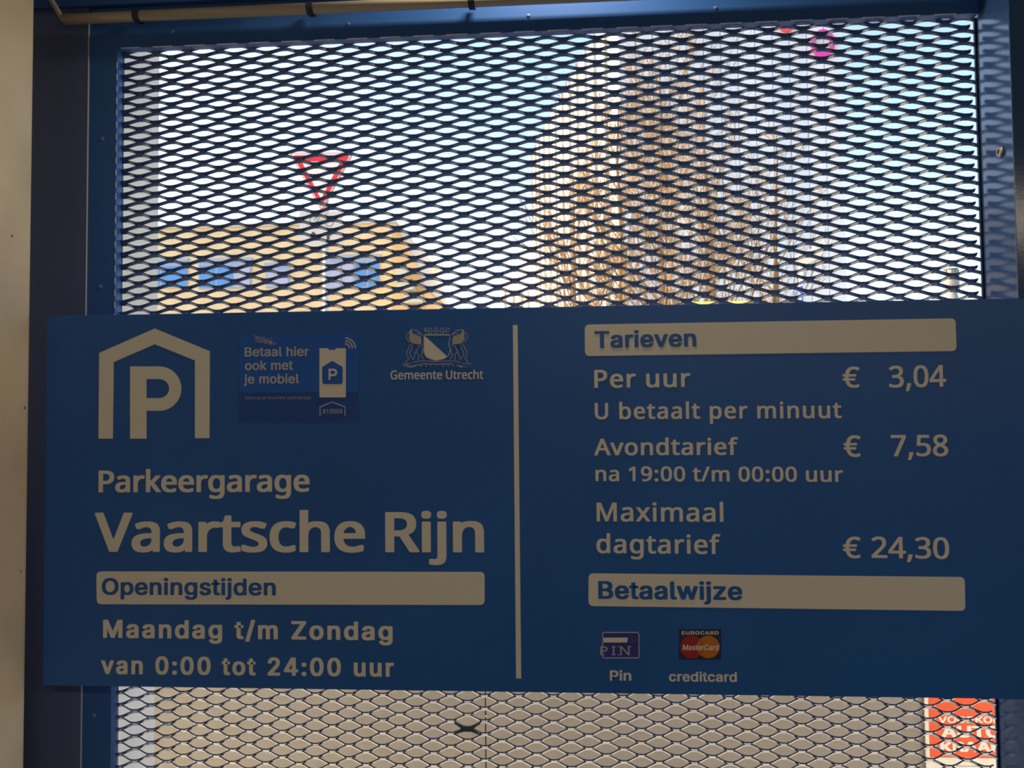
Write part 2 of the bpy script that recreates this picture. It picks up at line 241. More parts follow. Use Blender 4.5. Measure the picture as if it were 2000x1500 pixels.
'n':(410,'114,0 53,0 53,379 112,379 112,287 102,287 112,312 124,332 137,349 152,362 169,372 187,379 207,383 227,384 246,383 264,380 280,376 295,369 309,360 321,349 332,336 341,321 348,304 353,285 356,264 357,240 357,0 296,0 296,235 295,256 290,275 283,291 273,304 260,315 246,323 229,328 210,329 197,328 184,326 172,322 150,311 141,303 126,283 121,271 117,257 114,243'),
'o':(415,'207,-8 182,-7 159,-2 137,6 117,16 98,30 82,46 68,64 56,85 46,108 40,133 36,159 34,187 36,216 40,243 46,268 56,291 68,312 82,330 98,346 117,360 137,371 159,378 182,383 207,384 233,383 256,378 278,371 299,360 317,346 333,330 347,312 359,291 369,268 376,243 380,216 381,187 380,159 376,133 369,108 359,85 347,64 333,46 317,30 299,16 278,6 256,-2 233,-7|207,46 226,48 242,51 257,57 270,66 282,76 292,89 300,102 307,117 312,134 316,151 318,169 319,187 318,206 316,224 312,242 307,258 300,274 292,287 282,300 270,310 257,319 242,325 226,329 207,330 189,329 173,325 158,319 145,310 134,300 124,287 115,274 108,258 103,242 99,224 97,206 96,187 97,169 99,151 103,134 108,117 115,102 124,89 134,76 145,66 158,57 173,51 189,48'),
'p':(424,'53,-143 53,379 112,379 112,319 118,319 137,346 161,367 171,373 183,378 212,384 229,384 252,383 274,378 294,371 313,361 330,347 345,332 359,313 370,293 379,270 385,245 389,218 390,189 389,160 385,133 379,108 370,84 359,64 346,45 330,29 313,16 294,5 274,-2 252,-7 229,-8 213,-7 198,-5 184,-1 162,10 138,31 118,59 114,59 114,-143|220,47 237,48 253,51 267,57 291,76 301,88 309,101 316,117 321,133 325,151 327,170 328,189 327,209 325,227 321,245 316,261 309,276 301,290 291,301 280,311 267,319 253,325 237,329 220,330 203,329 188,325 174,320 161,312 150,302 140,291 132,278 125,263 120,247 116,229 113,210 113,169 116,150 120,132 125,115 132,100 140,86 150,75 162,65 174,57 188,51 204,48'),
'r':(259,'53,0 53,379 112,379 112,321 115,321 122,335 130,347 140,358 152,367 166,375 181,380 196,384 243,384 243,322 194,325 182,323 159,315 149,309 132,293 126,284 117,262 114,250 114,0'),
's':(365,'182,-8 163,-7 145,-5 128,-2 112,3 98,10 84,18 72,27 62,38 53,50 45,63 40,78 36,94 94,107 99,92 105,79 114,69 124,60 136,54 150,49 165,46 181,45 200,46 217,50 232,55 244,62 255,71 262,81 267,91 268,103 265,121 260,129 254,136 246,142 237,147 212,155 149,170 125,177 104,186 87,196 72,208 61,222 53,237 48,255 47,274 48,290 51,305 57,319 65,332 75,343 87,354 100,363 131,377 149,381 167,384 206,384 239,378 267,366 279,358 290,349 299,339 307,328 314,316 324,290 268,277 264,288 258,298 243,316 232,323 219,328 205,331 187,333 171,332 156,329 143,324 131,317 121,308 114,299 110,289 109,277 112,258 117,250 124,243 133,237 157,227 172,223 229,209 254,202 275,194 292,183 306,171 317,158 325,142 330,125 331,107 330,90 326,75 321,61 312,47 302,35 290,24 276,15 260,6 242,0 223,-5 203,-7'),
't':(227,'204,379 204,327 6,327 6,379|65,471 126,471 126,98 128,76 136,61 142,56 159,51 202,54 213,2 145,-3 125,2 107,10 92,21 80,35 72,52 67,71 65,93'),
'u':(410,'182,-5 164,-4 146,-1 130,4 115,11 101,20 89,31 78,44 69,59 62,76 57,95 54,116 53,139 53,379 114,379 114,144 115,123 119,105 127,89 137,75 150,64 164,56 181,52 200,50 213,51 226,53 238,57 249,62 259,69 268,77 276,86 283,97 289,109 293,122 295,137 296,153 296,379 357,379 357,0 298,0 298,92 307,92 297,67 286,47 272,30 257,17 240,7 222,0 203,-4'),
'v':(389,'163,0 17,379 84,379 194,70 305,379 371,379 226,0'),
'w':(567,'138,0 23,379 87,379 172,80 252,379 316,379 397,80 480,379 545,379 429,0 368,0 284,290 199,0'),
'z':(380,'42,0 42,46 254,323 48,323 48,379 333,379 333,331 126,56 339,56 339,0'),
}
GLYPHS_B = {
',':(215,'154,84 136,23 118,-26 104,-58 98,-74 85,-103 33,-103 49,-38 52,-21 56,-3 59,14 63,31 68,63 73,93 148,93'),
'/':(298,'290,573 77,0 8,0 221,573'),
'0':(459,'419,287 419,253 417,221 414,191 409,163 403,137 395,112 386,90 376,70 363,52 349,37 334,23 316,12 297,3 276,-3 253,-7 229,-8 198,-6 170,1 145,12 122,27 103,47 86,70 71,98 60,129 51,163 44,201 41,243 39,287 40,332 44,373 50,411 58,446 69,477 83,504 99,527 119,547 141,562 167,573 196,579 229,581 259,579 287,573 313,562 335,547 355,527 372,504 387,477 399,446 408,411 414,373 418,332|110,287 111,249 113,215 116,184 121,156 128,132 137,111 147,93 159,78 173,67 190,59 208,54 229,52 249,54 268,59 284,67 298,78 310,92 320,110 329,131 336,156 341,184 345,215 347,249 348,287 347,325 345,359 341,390 336,417 329,442 320,463 310,481 298,495 284,507 268,515 249,520 229,521 208,520 190,515 173,507 159,495 147,481 137,463 128,442 121,417 116,390 113,359 111,325'),
'1':(459,'285,0 216,0 219,499 169,455 108,405 71,452 226,573 285,573'),
'2':(459,'417,0 38,0 38,59 188,210 209,231 246,270 261,287 275,304 287,320 298,337 306,353 313,370 318,387 321,405 322,424 320,446 315,466 306,482 294,496 278,507 261,514 242,519 221,520 200,520 181,517 164,512 147,506 131,498 115,489 99,478 83,466 45,513 56,523 81,540 94,548 108,555 137,567 153,572 169,576 203,580 221,581 246,579 270,576 293,570 313,562 331,552 347,540 361,526 372,510 382,492 388,472 392,451 394,428 393,406 389,385 383,364 375,344 365,324 353,305 340,286 307,247 288,227 268,207 247,185 128,67 128,64 417,64'),
'3':(459,'395,439 394,420 392,403 387,387 381,372 373,359 363,347 352,336 340,326 326,318 310,311 294,306 277,302 277,298 309,293 337,283 360,271 379,255 394,236 405,214 411,190 413,163 412,139 407,116 400,94 390,74 377,56 360,40 341,26 318,14 292,4 263,-3 230,-7 193,-8 171,-8 130,-4 110,-1 91,3 72,8 54,15 36,23 36,89 54,81 74,73 114,61 135,57 155,54 175,52 194,51 230,53 260,59 285,68 305,81 320,98 331,117 337,139 339,164 338,182 335,197 329,211 320,223 310,233 297,242 282,249 265,255 246,260 226,263 203,265 123,265 123,326 202,326 223,329 242,333 259,339 274,347 298,366 307,377 314,390 319,404 322,418 323,434 321,454 316,471 307,486 295,498 280,508 262,516 242,520 219,521 204,521 190,520 176,518 151,512 128,504 75,473 39,521 55,533 73,544 93,554 115,563 139,571 163,576 190,579 218,581 260,578 296,571 327,558 352,540 371,519 384,495 393,468'),
'4':(459,'443,130 359,130 359,0 291,0 291,130 17,130 17,190 286,576 359,576 359,193 443,193|295,500 292,500 285,485 257,438 86,193 291,193'),
'5':(459,'221,351 249,350 275,346 300,340 322,331 343,320 361,307 376,291 389,274 400,254 407,232 412,209 413,183 411,154 407,128 399,103 387,81 373,60 356,43 336,28 314,15 289,5 261,-2 231,-7 199,-8 177,-8 136,-4 97,4 65,16 51,23 51,90 66,81 82,74 121,62 141,58 161,55 181,53 200,52 220,53 239,55 274,65 289,73 302,82 313,93 323,106 331,121 336,137 340,156 341,176 339,202 332,225 321,245 306,262 287,275 262,284 232,290 197,292 99,280 64,302 86,573 373,573 373,508 146,508 132,342 169,348 207,351'),
'7':(459,'109,0 344,508 35,508 35,573 419,573 419,518 187,0'),
'8':(459,'229,581 253,580 276,577 298,572 318,565 336,556 352,546 366,533 378,519 388,503 395,485 399,465 400,443 399,427 396,411 392,397 385,383 368,359 346,338 333,328 320,319 291,303 325,285 355,265 369,254 381,242 392,229 401,216 409,201 414,185 418,167 419,148 417,125 413,104 406,84 395,65 383,49 367,34 350,22 330,11 308,3 284,-3 258,-7 231,-8 201,-7 174,-3 149,2 126,10 106,21 89,33 74,47 61,63 52,81 45,101 41,122 39,146 40,165 43,183 49,199 56,214 65,228 75,241 86,253 99,264 113,274 128,283 158,299 144,307 131,316 96,346 78,370 71,383 65,396 61,411 59,427 58,444 59,465 63,485 70,503 80,518 92,533 107,545 123,556 141,565 161,572 182,577 205,580|108,145 110,125 116,107 125,90 138,76 155,64 176,55 200,50 229,48 257,50 281,55 302,64 319,76 332,91 342,108 348,127 350,148 349,161 346,174 341,186 335,197 327,207 317,217 306,226 293,235 264,251 217,270 184,254 170,246 157,237 136,219 115,186 111,173 109,160|228,524 207,522 188,518 170,512 155,502 143,491 134,476 128,460 127,441 128,427 130,414 135,402 141,391 148,382 157,373 167,365 191,350 232,330 245,337 258,343 282,357 292,364 302,373 310,382 323,402 327,414 330,427 330,441 329,460 323,476 315,491 302,502 287,512 270,518 250,522'),
'9':(459,'417,328 417,304 413,255 410,231 406,207 401,183 387,139 377,118 366,99 354,80 340,63 324,47 306,33 286,21 265,11 241,3 214,-3 185,-7 82,0 82,60 179,51 204,54 226,60 245,68 262,78 278,90 291,103 303,118 313,135 322,153 329,172 339,213 342,235 346,281 341,281 327,263 301,240 290,233 266,223 252,219 237,216 204,214 181,215 158,219 138,226 118,235 101,246 85,260 72,275 61,294 52,314 45,336 41,361 40,387 42,416 46,443 53,468 63,491 76,511 90,529 107,544 127,557 148,568 171,575 196,579 223,581 243,580 262,577 281,572 299,565 316,556 332,545 347,533 361,518 373,501 384,483 394,462 402,439 409,415 413,388 416,359|223,521 199,519 178,513 159,503 142,488 128,470 118,447 112,420 110,388 112,362 117,339 125,318 137,301 152,287 171,277 193,271 220,269 238,270 256,273 272,278 286,285 300,293 321,313 330,325 337,337 342,349 345,362 346,374 344,400 338,426 334,439 322,463 315,474 307,484 298,493 288,501 277,508 265,514 252,518 238,520'),
':':(215,'58,43 59,57 61,69 66,78 72,85 88,94 107,97 126,94 135,90 142,85 149,78 153,69 156,57 157,43 156,30 153,18 149,9 135,-4 126,-8 107,-11 88,-8 80,-4 72,2 66,9 61,18 59,30|58,387 59,401 61,412 66,422 72,429 88,438 107,441 126,438 135,434 142,429 149,422 153,412 156,401 157,387 156,373 153,362 149,352 135,339 126,335 107,332 88,335 80,339 72,345 66,352 61,362 59,373'),
'A':(512,'437,0 368,177 141,177 73,0 0,0 224,575 289,575 512,0|282,415 255,500 230,415 165,241 346,241'),
'G':(584,'326,302 524,302 524,22 478,8 454,3 431,-1 406,-4 352,-8 323,-8 280,-6 241,1 205,12 173,28 145,47 120,71 98,98 81,130 67,164 57,202 51,243 49,286 51,330 58,370 69,407 84,442 104,473 127,500 154,524 186,544 220,560 259,571 300,578 346,581 369,580 415,576 437,572 458,567 478,561 498,554 516,547 489,484 473,491 439,503 421,508 401,512 382,515 362,517 342,517 309,515 278,510 250,501 225,489 202,474 181,455 164,434 150,409 139,382 131,353 126,321 124,286 126,253 130,222 137,193 146,166 159,141 175,119 194,100 216,84 241,71 270,62 303,56 340,55 358,55 390,57 441,65 452,68 452,238 326,238'),
'I':(272,'239,0 32,0 32,42 99,57 99,515 32,531 32,573 239,573 239,531 172,515 172,57 239,42'),
'M':(727,'330,0 142,502 139,502 142,461 142,448 143,435 143,421 144,407 144,0 78,0 78,573 184,573 361,103 364,103 544,573 650,573 650,0 578,0 578,380 579,394 579,421 581,447 581,460 584,501 581,501 390,0'),
'N':(609,'532,0 447,0 141,476 138,476 141,432 141,419 143,392 143,378 144,364 144,0 78,0 78,573 161,573 467,99 470,99 467,150 467,164 466,178 466,193 465,208 465,223 464,236 464,573 532,573'),
'P':(485,'229,573 282,570 326,562 363,548 393,528 415,504 431,475 441,442 444,404 444,387 438,353 433,336 426,321 417,306 407,292 395,278 380,266 364,255 345,246 324,238 301,231 275,227 247,224 216,223 150,223 150,0 78,0 78,573|223,511 150,511 150,285 234,285 279,291 298,296 315,303 330,311 342,322 352,334 360,347 365,363 369,381 370,401 367,427 361,449 350,468 334,484 314,495 289,504 258,509'),
'R':(499,'236,573 270,571 301,568 329,562 353,555 375,544 393,532 409,517 422,500 432,481 439,460 443,436 444,410 443,388 440,368 435,350 427,334 418,319 408,306 397,295 385,285 358,269 344,262 330,257 487,0 403,0 264,237 150,237 150,0 78,0 78,573|232,510 150,510 150,298 236,298 268,299 296,304 319,313 338,325 352,341 362,359 368,381 370,407 369,424 366,440 361,455 355,467 346,477 336,486 324,494 310,500 293,504 275,507 254,509'),
'U':(586,'513,202 512,173 507,146 500,120 489,95 476,72 459,52 439,35 416,20 389,8 360,-1 327,-6 290,-8 240,-4 196,7 159,25 128,50 104,82 86,118 76,158 72,204 72,573 144,573 144,201 147,168 154,139 165,114 182,93 203,76 228,64 259,57 294,55 319,56 342,59 361,65 379,73 394,84 407,96 418,110 427,126 433,143 438,161 441,181 442,202 442,573 513,573'),
'V':(481,'481,573 277,0 204,0 0,573 75,573 204,205 209,194 241,80 255,140 259,150 277,207 405,573'),
'a':(450,'231,437 268,435 299,428 326,418 347,403 364,383 376,358 383,328 385,293 385,0 334,0 320,61 317,61 279,22 246,3 234,-1 220,-4 190,-8 172,-8 154,-7 136,-5 119,0 103,6 88,13 75,23 64,34 55,48 47,63 41,80 38,99 37,119 40,150 50,176 65,199 87,219 116,234 152,245 194,253 243,257 316,259 316,285 315,309 310,330 303,347 293,359 280,368 265,375 247,379 227,380 194,378 163,370 148,365 106,347 84,400 99,408 132,421 170,431 190,434 210,436|252,208 215,205 184,200 159,192 141,182 127,170 118,155 112,138 110,119 111,102 115,87 122,75 132,66 144,58 157,53 172,50 188,49 215,51 238,56 260,66 279,79 295,96 306,117 313,142 315,172 315,210'),
'b':(493,'139,448 138,435 135,373 139,373 149,386 161,398 174,409 189,419 206,427 226,432 248,436 272,437 310,434 344,423 374,406 401,381 422,350 437,312 446,267 449,215 448,180 444,147 437,118 427,91 415,68 400,48 384,31 365,17 344,6 322,-2 298,-6 272,-8 248,-7 226,-3 206,2 189,10 174,20 149,42 139,55 133,55 119,0 68,0 68,609 139,609|260,379 238,377 219,374 202,369 188,361 175,351 165,339 157,325 150,308 145,289 139,244 140,177 145,144 153,116 165,93 181,74 202,61 229,53 261,51 288,53 312,61 332,74 348,93 360,117 369,145 374,178 376,216 374,254 369,287 360,315 348,338 331,356 311,368 288,376'),
'c':(385,'241,-8 213,-7 187,-2 162,5 139,15 118,28 99,45 83,65 69,87 58,114 50,143 46,176 44,213 46,250 51,284 59,315 71,342 85,365 102,385 121,401 142,415 166,425 191,432 217,436 245,438 278,436 293,434 309,431 336,424 358,415 337,356 327,360 292,370 255,376 223,375 204,371 187,366 172,358 159,347 148,335 138,320 131,303 125,284 120,263 118,239 117,213 118,189 120,166 125,145 131,126 138,109 148,94 159,82 172,71 186,63 202,58 220,54 240,53 257,53 288,57 302,60 328,68 351,78 351,15 290,-5 275,-7 258,-8'),
'd':(493,'221,-8 182,-5 148,6 118,23 92,48 71,79 56,117 47,162 44,214 47,266 56,311 71,350 93,381 119,406 149,424 183,434 221,438 253,436 267,433 292,425 303,420 323,407 348,383 354,374 359,374 354,438 354,609 425,609 425,0 368,0 358,58 354,58 348,49 314,17 279,1 266,-3 252,-6|232,51 263,53 290,60 311,71 328,88 340,109 348,135 354,165 355,200 355,213 354,251 349,284 340,313 329,336 313,355 291,369 264,377 231,379 204,376 181,368 162,354 146,334 133,309 124,281 119,249 117,213 119,176 124,144 133,116 146,93 162,74 181,61 205,53'),
'e':(452,'234,438 261,436 286,432 308,424 329,414 348,401 364,385 378,367 390,346 399,323 406,299 410,272 411,244 411,201 117,201 120,167 127,137 139,111 154,90 174,74 197,62 224,55 254,52 293,54 310,56 343,64 359,69 392,82 392,20 376,13 343,3 327,-1 310,-4 272,-8 251,-8 221,-6 194,-2 167,6 143,17 121,31 101,48 85,68 70,91 59,117 51,146 46,177 44,212 46,246 50,277 57,306 68,333 81,357 96,378 114,395 134,411 157,423 181,431 207,436|233,380 209,378 188,372 170,362 154,348 140,330 130,309 123,285 119,257 338,257 337,275 335,292 331,307 326,322 320,334 312,346 303,356 292,364 280,371 266,376 251,379'),
'f':(276,'266,375 158,375 158,0 87,0 87,375 12,375 12,408 87,432 87,457 88,483 92,507 97,528 104,547 113,563 124,577 137,588 152,597 168,604 186,609 206,612 310,599 292,544 245,555 228,556 211,554 197,550 185,542 175,532 168,519 162,502 159,481 158,458 158,430 266,430'),
'g':(493,'221,438 241,437 261,434 280,429 297,422 314,413 329,402 343,388 355,373 359,373 369,430 425,430 425,-7 424,-36 420,-63 413,-88 404,-109 392,-129 378,-146 361,-160 341,-172 318,-181 293,-187 264,-191 233,-192 210,-192 188,-191 167,-189 147,-186 128,-182 94,-172 78,-165 78,-100 94,-108 129,-120 149,-125 170,-129 191,-132 237,-134 263,-132 286,-126 306,-116 324,-101 337,-84 347,-63 353,-39 355,-13 358,57 354,57 343,42 329,28 315,17 299,8 281,1 263,-4 243,-7 221,-8 182,-4 147,7 117,25 91,51 70,83 56,121 47,164 44,214 47,263 56,306 70,344 91,377 117,404 147,423 181,434|230,379 213,377 197,374 182,368 169,359 157,349 147,336 138,320 130,303 125,284 120,262 118,239 117,213 119,176 124,143 134,115 146,92 163,73 182,60 205,52 232,50 248,50 276,54 288,58 299,63 309,69 318,76 334,94 340,105 345,117 349,131 352,145 356,179 356,214 355,242 353,267 349,289 343,309 335,326 326,340 315,352 302,362 287,369 270,374 251,377'),
'h':(496,'135,370 140,370 147,381 155,391 164,400 196,420 208,425 233,433 260,437 273,437 298,436 321,433 342,428 360,421 377,411 391,400 403,386 413,370 421,351 426,330 430,306 431,280 431,0 361,0 361,275 359,299 355,321 348,338 338,353 324,364 308,372 288,377 265,379 242,377 222,374 204,368 189,360 177,350 166,338 157,324 150,308 145,289 139,246 139,0 68,0 68,609 139,609'),
'i':(207,'139,430 139,0 68,0 68,430|104,591 126,585 133,580 138,574 142,566 144,557 145,546 142,526 133,512 119,504 104,501 88,504 75,512 69,519 63,536 63,557 69,574 81,585'),
'j':(207,'-44,-183 -44,-126 21,-133 32,-130 42,-126 51,-120 59,-111 64,-100 67,-85 68,-67 68,430 139,430 139,-64 138,-84 136,-101 132,-118 126,-133 119,-147 110,-159 99,-169 87,-177 72,-184 56,-189 38,-192|63,557 69,574 81,585 104,591 126,585 133,580 138,574 142,566 144,557 145,546 142,526 133,512 119,504 104,501 88,504 75,512 69,519 63,536'),
'k':(428,'135,221 189,285 326,430 409,430 235,246 421,0 336,0 187,200 138,158 138,0 68,0 68,609 138,609'),
'l':(207,'139,0 68,0 68,609 139,609'),
'm':(750,'540,438 574,436 603,429 628,417 649,401 665,379 676,352 683,319 685,280 685,0 615,0 615,277 614,300 610,321 603,338 594,353 582,364 567,372 549,377 528,379 499,376 474,369 454,358 438,342 426,322 418,298 413,270 411,237 411,0 342,0 342,277 341,293 339,308 336,321 332,333 327,344 320,353 312,361 303,367 293,372 281,376 268,378 253,379 233,377 215,374 199,368 185,360 174,350 164,338 156,324 150,308 145,290 141,269 139,247 139,0 68,0 68,430 125,430 136,371 140,371 147,382 163,401 183,416 205,427 241,436 266,438 290,437 312,433 332,428 349,420 365,410 378,398 389,383 398,366 402,366 414,383 427,398 443,410 461,420 480,428 499,433 519,437'),
'n':(496,'275,438 311,436 343,429 369,417 391,401 409,379 421,352 428,319 431,280 431,0 361,0 361,275 359,299 355,321 348,338 338,353 324,364 308,372 288,377 265,379 232,376 204,368 182,356 166,338 154,316 146,289 140,258 139,223 139,0 68,0 68,430 125,430 136,371 140,371 147,382 165,401 175,409 186,416 222,431 235,434 248,436'),
'o':(485,'442,216 441,190 438,165 434,142 428,121 420,101 411,82 400,66 388,51 374,37 359,25 342,15 324,7 305,0 285,-4 264,-7 241,-8 221,-7 200,-4 181,0 163,7 145,15 129,25 114,37 100,51 88,66 77,82 67,101 59,121 52,142 48,165 45,190 44,216 46,250 50,282 58,310 68,336 81,360 97,380 116,397 137,412 161,423 186,431 214,436 244,438 272,436 299,431 324,423 347,412 368,397 387,380 403,360 417,336 428,310 436,282 440,250|117,216 118,191 120,169 125,147 130,128 138,110 147,95 159,82 172,71 187,62 203,56 222,52 243,51 264,52 282,56 299,62 314,71 327,82 339,95 348,110 356,128 361,147 366,169 368,191 369,216 368,240 365,263 361,284 355,303 348,320 338,335 327,348 314,359 299,367 282,374 263,377 242,379 212,376 185,368 164,354 147,335 134,311 124,284 119,252'),
'p':(493,'273,438 310,434 344,424 374,407 401,383 422,351 437,313 446,268 449,216 448,181 444,148 437,119 427,93 415,69 401,49 384,31 365,17 345,6 322,-2 298,-6 272,-8 241,-6 227,-3 213,1 179,17 145,46 139,55 134,55 139,-192 68,-192 68,430 126,430 136,371 139,371 145,380 189,419 213,429 226,433 240,436|260,379 239,377 221,374 204,369 190,362 178,353 167,342 158,328 152,313 146,295 142,275 140,254 139,229 139,190 145,145 150,126 157,109 165,93 176,80 188,70 203,61 220,55 239,52 261,51 280,52 297,56 312,63 326,72 338,84 348,98 357,113 364,131 369,150 373,171 375,193 376,217 374,252 369,283 360,310 348,334 331,354 311,367 288,376'),
'r':(331,'319,433 310,368 228,368 206,358 195,351 176,334 168,324 154,301 144,275 141,261 139,245 139,0 68,0 68,430 126,430 134,351 137,351 144,363 170,395 191,413 202,420 214,426 227,431 240,435 254,437'),
's':(384,'348,119 347,99 343,80 336,64 327,49 316,36 302,24 286,14 268,6 248,0 226,-4 202,-7 176,-8 155,-8 116,-4 99,-1 83,3 55,13 42,19 42,83 86,65 122,55 141,52 159,50 178,49 203,50 224,53 242,59 256,66 266,76 274,86 278,99 280,112 278,128 266,148 239,167 194,188 135,212 118,220 89,236 76,245 66,255 57,266 50,278 45,292 42,307 41,324 44,350 52,372 66,392 85,408 109,421 137,430 168,436 202,438 240,436 258,434 292,426 308,421 339,409 315,353 273,368 243,376 213,380 197,380 177,379 159,377 144,372 131,366 121,358 114,350 110,339 108,328 114,304 142,280 182,261 219,246 239,239 274,223 289,215 314,197 324,187 333,176 339,164 344,150 347,135'),
't':(289,'272,59 272,5 183,-7 167,-5 152,-1 138,4 124,11 112,20 101,31 91,44 84,60 78,79 75,100 74,125 74,375 13,375 13,409 75,437 103,528 144,528 144,430 269,430 269,375 144,375 144,127 146,108 149,93 155,79 163,69 173,60 185,54 198,51'),
'u':(496,'427,430 427,0 370,0 359,57 356,57 349,46 340,36 321,20 310,13 286,3 273,-1 260,-4 234,-8 220,-8 195,-7 173,-4 152,1 134,8 117,18 103,29 91,43 81,59 73,78 68,99 64,122 63,148 63,430 135,430 135,153 136,129 141,108 148,91 158,76 171,65 188,57 207,52 230,51 253,52 273,55 291,61 306,69 319,79 330,91 338,105 345,121 350,140 354,160 356,182 357,206 357,430'),
'v':(407,'163,0 0,430 75,430 167,176 177,148 201,63 204,63 220,117 224,127 227,138 241,176 332,430 407,430 244,0'),
'x':(424,'170,220 22,430 102,430 213,268 322,430 402,430 253,220 410,0 330,0 213,172 94,0 14,0'),
'€':(459,'305,580 344,578 362,575 380,571 398,566 415,560 432,552 448,543 419,485 394,497 366,508 351,512 336,515 320,517 305,518 276,516 263,513 250,509 238,504 216,489 206,480 197,470 189,459 181,446 174,432 162,401 157,384 153,365 349,365 349,313 148,313 148,249 325,249 325,197 154,197 159,176 166,156 174,137 184,120 194,105 207,92 220,81 236,71 253,64 271,59 290,56 311,55 327,55 343,56 374,62 404,70 431,80 431,18 404,8 360,-4 326,-8 307,-8 276,-6 247,-2 221,6 196,17 175,31 155,47 138,66 123,88 110,112 99,138 90,167 83,197 18,197 18,249 76,249 76,313 18,313 18,365 82,365 88,397 97,426 107,454 120,479 135,501 153,521 173,539 195,553 219,565 246,573 274,578'),
}

# ------------------------------------------------------------------ materials
GATE_BLUE = mat('gate_blue_paint', (0.032, 0.125, 0.42), 0.5, spec=0.3, bump=0.03, bscale=500)
MESH_BLUE = mat('mesh_blue_paint', (0.026, 0.062, 0.16), 0.22, spec=1.0, coat=1.0)
POST_BLUE = mat('post_blue_paint', (0.034, 0.09, 0.24), 0.13, bump=0.05, bscale=350)
SIGN_BLUE = mat('sign_blue_film', (0.010, 0.125, 0.52), 0.42, var=0.12, scale=3)
SIGN_WHITE = mat('sign_white_film', (0.80, 0.78, 0.74), 0.45)
STICK_DARK = mat('sticker_dark_blue', (0.006, 0.08, 0.42), 0.3)  # the sticker's own darker blue
STICK_BLUE = mat('sticker_blue', (0.008, 0.125, 0.64), 0.3)

# ------------------------------------------------------------------ the garage around the photographer
def plaster():
    m = mat('pillar_concrete', (0.78, 0.67, 0.50), 0.85, var=0.25, scale=5, bump=0.25, bscale=60, col2=(0.64, 0.54, 0.40))
    n = m.node_tree; b = n.nodes['Principled BSDF']
    old = b.inputs['Base Color'].links[0].from_socket
    vo = n.nodes.new('ShaderNodeTexVoronoi'); vo.inputs['Scale'].default_value = 14
    tc = [q for q in n.nodes if q.type == 'TEX_COORD'][0]
    n.links.new(tc.outputs['Object'], vo.inputs['Vector'])
    lt = n.nodes.new('ShaderNodeMath'); lt.operation = 'LESS_THAN'; lt.inputs[1].default_value = 0.045
    n.links.new(vo.outputs['Distance'], lt.inputs[0])
    mx = n.nodes.new('ShaderNodeMix'); mx.data_type = 'RGBA'; mx.inputs[7].default_value = (0.16, 0.13, 0.10, 1)
    n.links.new(lt.outputs[0], mx.inputs[0]); n.links.new(old, mx.inputs[6]); n.links.new(mx.outputs[2], b.inputs['Base Color'])
    return m
CONC = plaster()
ROOM = mat('garage_render', (0.38, 0.36, 0.33), 0.9, var=0.2, scale=2)
WX = -1.040                                           # left garage wall, ends just before the sign
tag(obj('wall_left', box(nb(), WX-0.4, WX, -5.0, -0.012, 0, 2.80, 0.018, 4), CONC, smooth=False), 'beige concrete wall with a rounded corner left of the blue sign', kind='structure')
tag(obj('floor', box(nb(), -1.5, 4.4, -5.2, 0.3, -0.1, 0.0), mat('garage_floor', (0.16, 0.16, 0.15), 0.7, var=0.3)), 'grey garage floor', kind='structure')
tag(obj('ceiling', box(nb(), -1.5, 4.4, -5.2, 0.3, 2.80, 2.95), ROOM), 'grey garage ceiling', kind='structure')
tag(obj('wall_back', box(nb(), -1.5, 4.4, -5.2, -5.0, 0, 2.8), ROOM), 'rear garage wall', kind='structure')
tag(obj('wall_right', box(nb(), 4.2, 4.4, -5.0, 0.3, 0, 2.8), ROOM), 'right garage wall', kind='structure')
FAC = mat('outside_render', (0.90, 0.84, 0.74), 0.9, var=0.1)
bm = nb(); box(bm, -12, -1.17, 0.02, 0.275, -0.1, 8.5); box(bm, -1.17, -1.0, 0.165, 0.275, -0.1, 2.7); box(bm, -1.0, -0.9405, 0.128, 0.275, -0.1, 2.7); box(bm, 1.20, 5.0, 0.14, 0.275, -0.1, 8.5); box(bm, 1.251, 5.0, 0.0, 0.14, -0.1, 2.8); box(bm, -1.17, 1.20, 0.165, 0.275, 2.70, 8.5)
tag(obj('wall_front', bm, FAC), 'pale street side wall of the garage, its edge seen beyond the left of the mesh', kind='structure')

# posts and head beam (fixed steelwork)
t1 = obj('trim_1', box(nb(), -1.17, -1.0035, 0.098, 0.16, 0.0, 2.80, 0.0012, 3), mat('side_post_paint', (0.10, 0.14, 0.30), 0.35), smooth=False)
tag(t1, 'dark blue steel side post between the beige wall and the gate', kind='structure')
XP = 0.831                                            # left face of the deep right post
t2 = obj('trim_2', box(nb(), XP, 1.25, 0.006, 0.135, 0.0, 2.80, 0.0018, 3), POST_BLUE)
tag(t2, 'deep glossy dark blue right post mirroring the mesh', kind='structure')
t3 = obj('trim_3', box(nb(), -1.17, XP, 0.090, 0.16, 2.474, 2.80, 0.0012, 3), GATE_BLUE)
tag(t3, 'dark blue steel beam above the gate', kind='structure')
# screw in the right post
c = P(1936, 297, 0.06); c = Vector((XP, 0.045, P(1936, 297, 0.045).z))
bm = nb()
prof = [(0.0, 0.0), (0.0105, 0.0), (0.0105, 0.0035), (0.0085, 0.0055), (0.0048, 0.0058), (0.0042, 0.0030), (0.0, 0.0030)]
N = 20; rings = []
for r_, d_ in prof[1:-1]:
    rings.append([bm.verts.new((c.x-d_, c.y+r_*math.cos(2*math.pi*k/N), c.z+r_*math.sin(2*math.pi*k/N))) for k in range(N)])
for i in range(len(rings)-1):
    for k in range(N): bm.faces.new((rings[i][k], rings[i][(k+1) % N], rings[i+1][(k+1) % N], rings[i+1][k]))
bm.faces.new(rings[0]); bm.faces.new(rings[-1])
obj('screw', bm, mat('dull_steel', (0.36, 0.33, 0.29), 0.4, 0.8), t2, smooth=False)

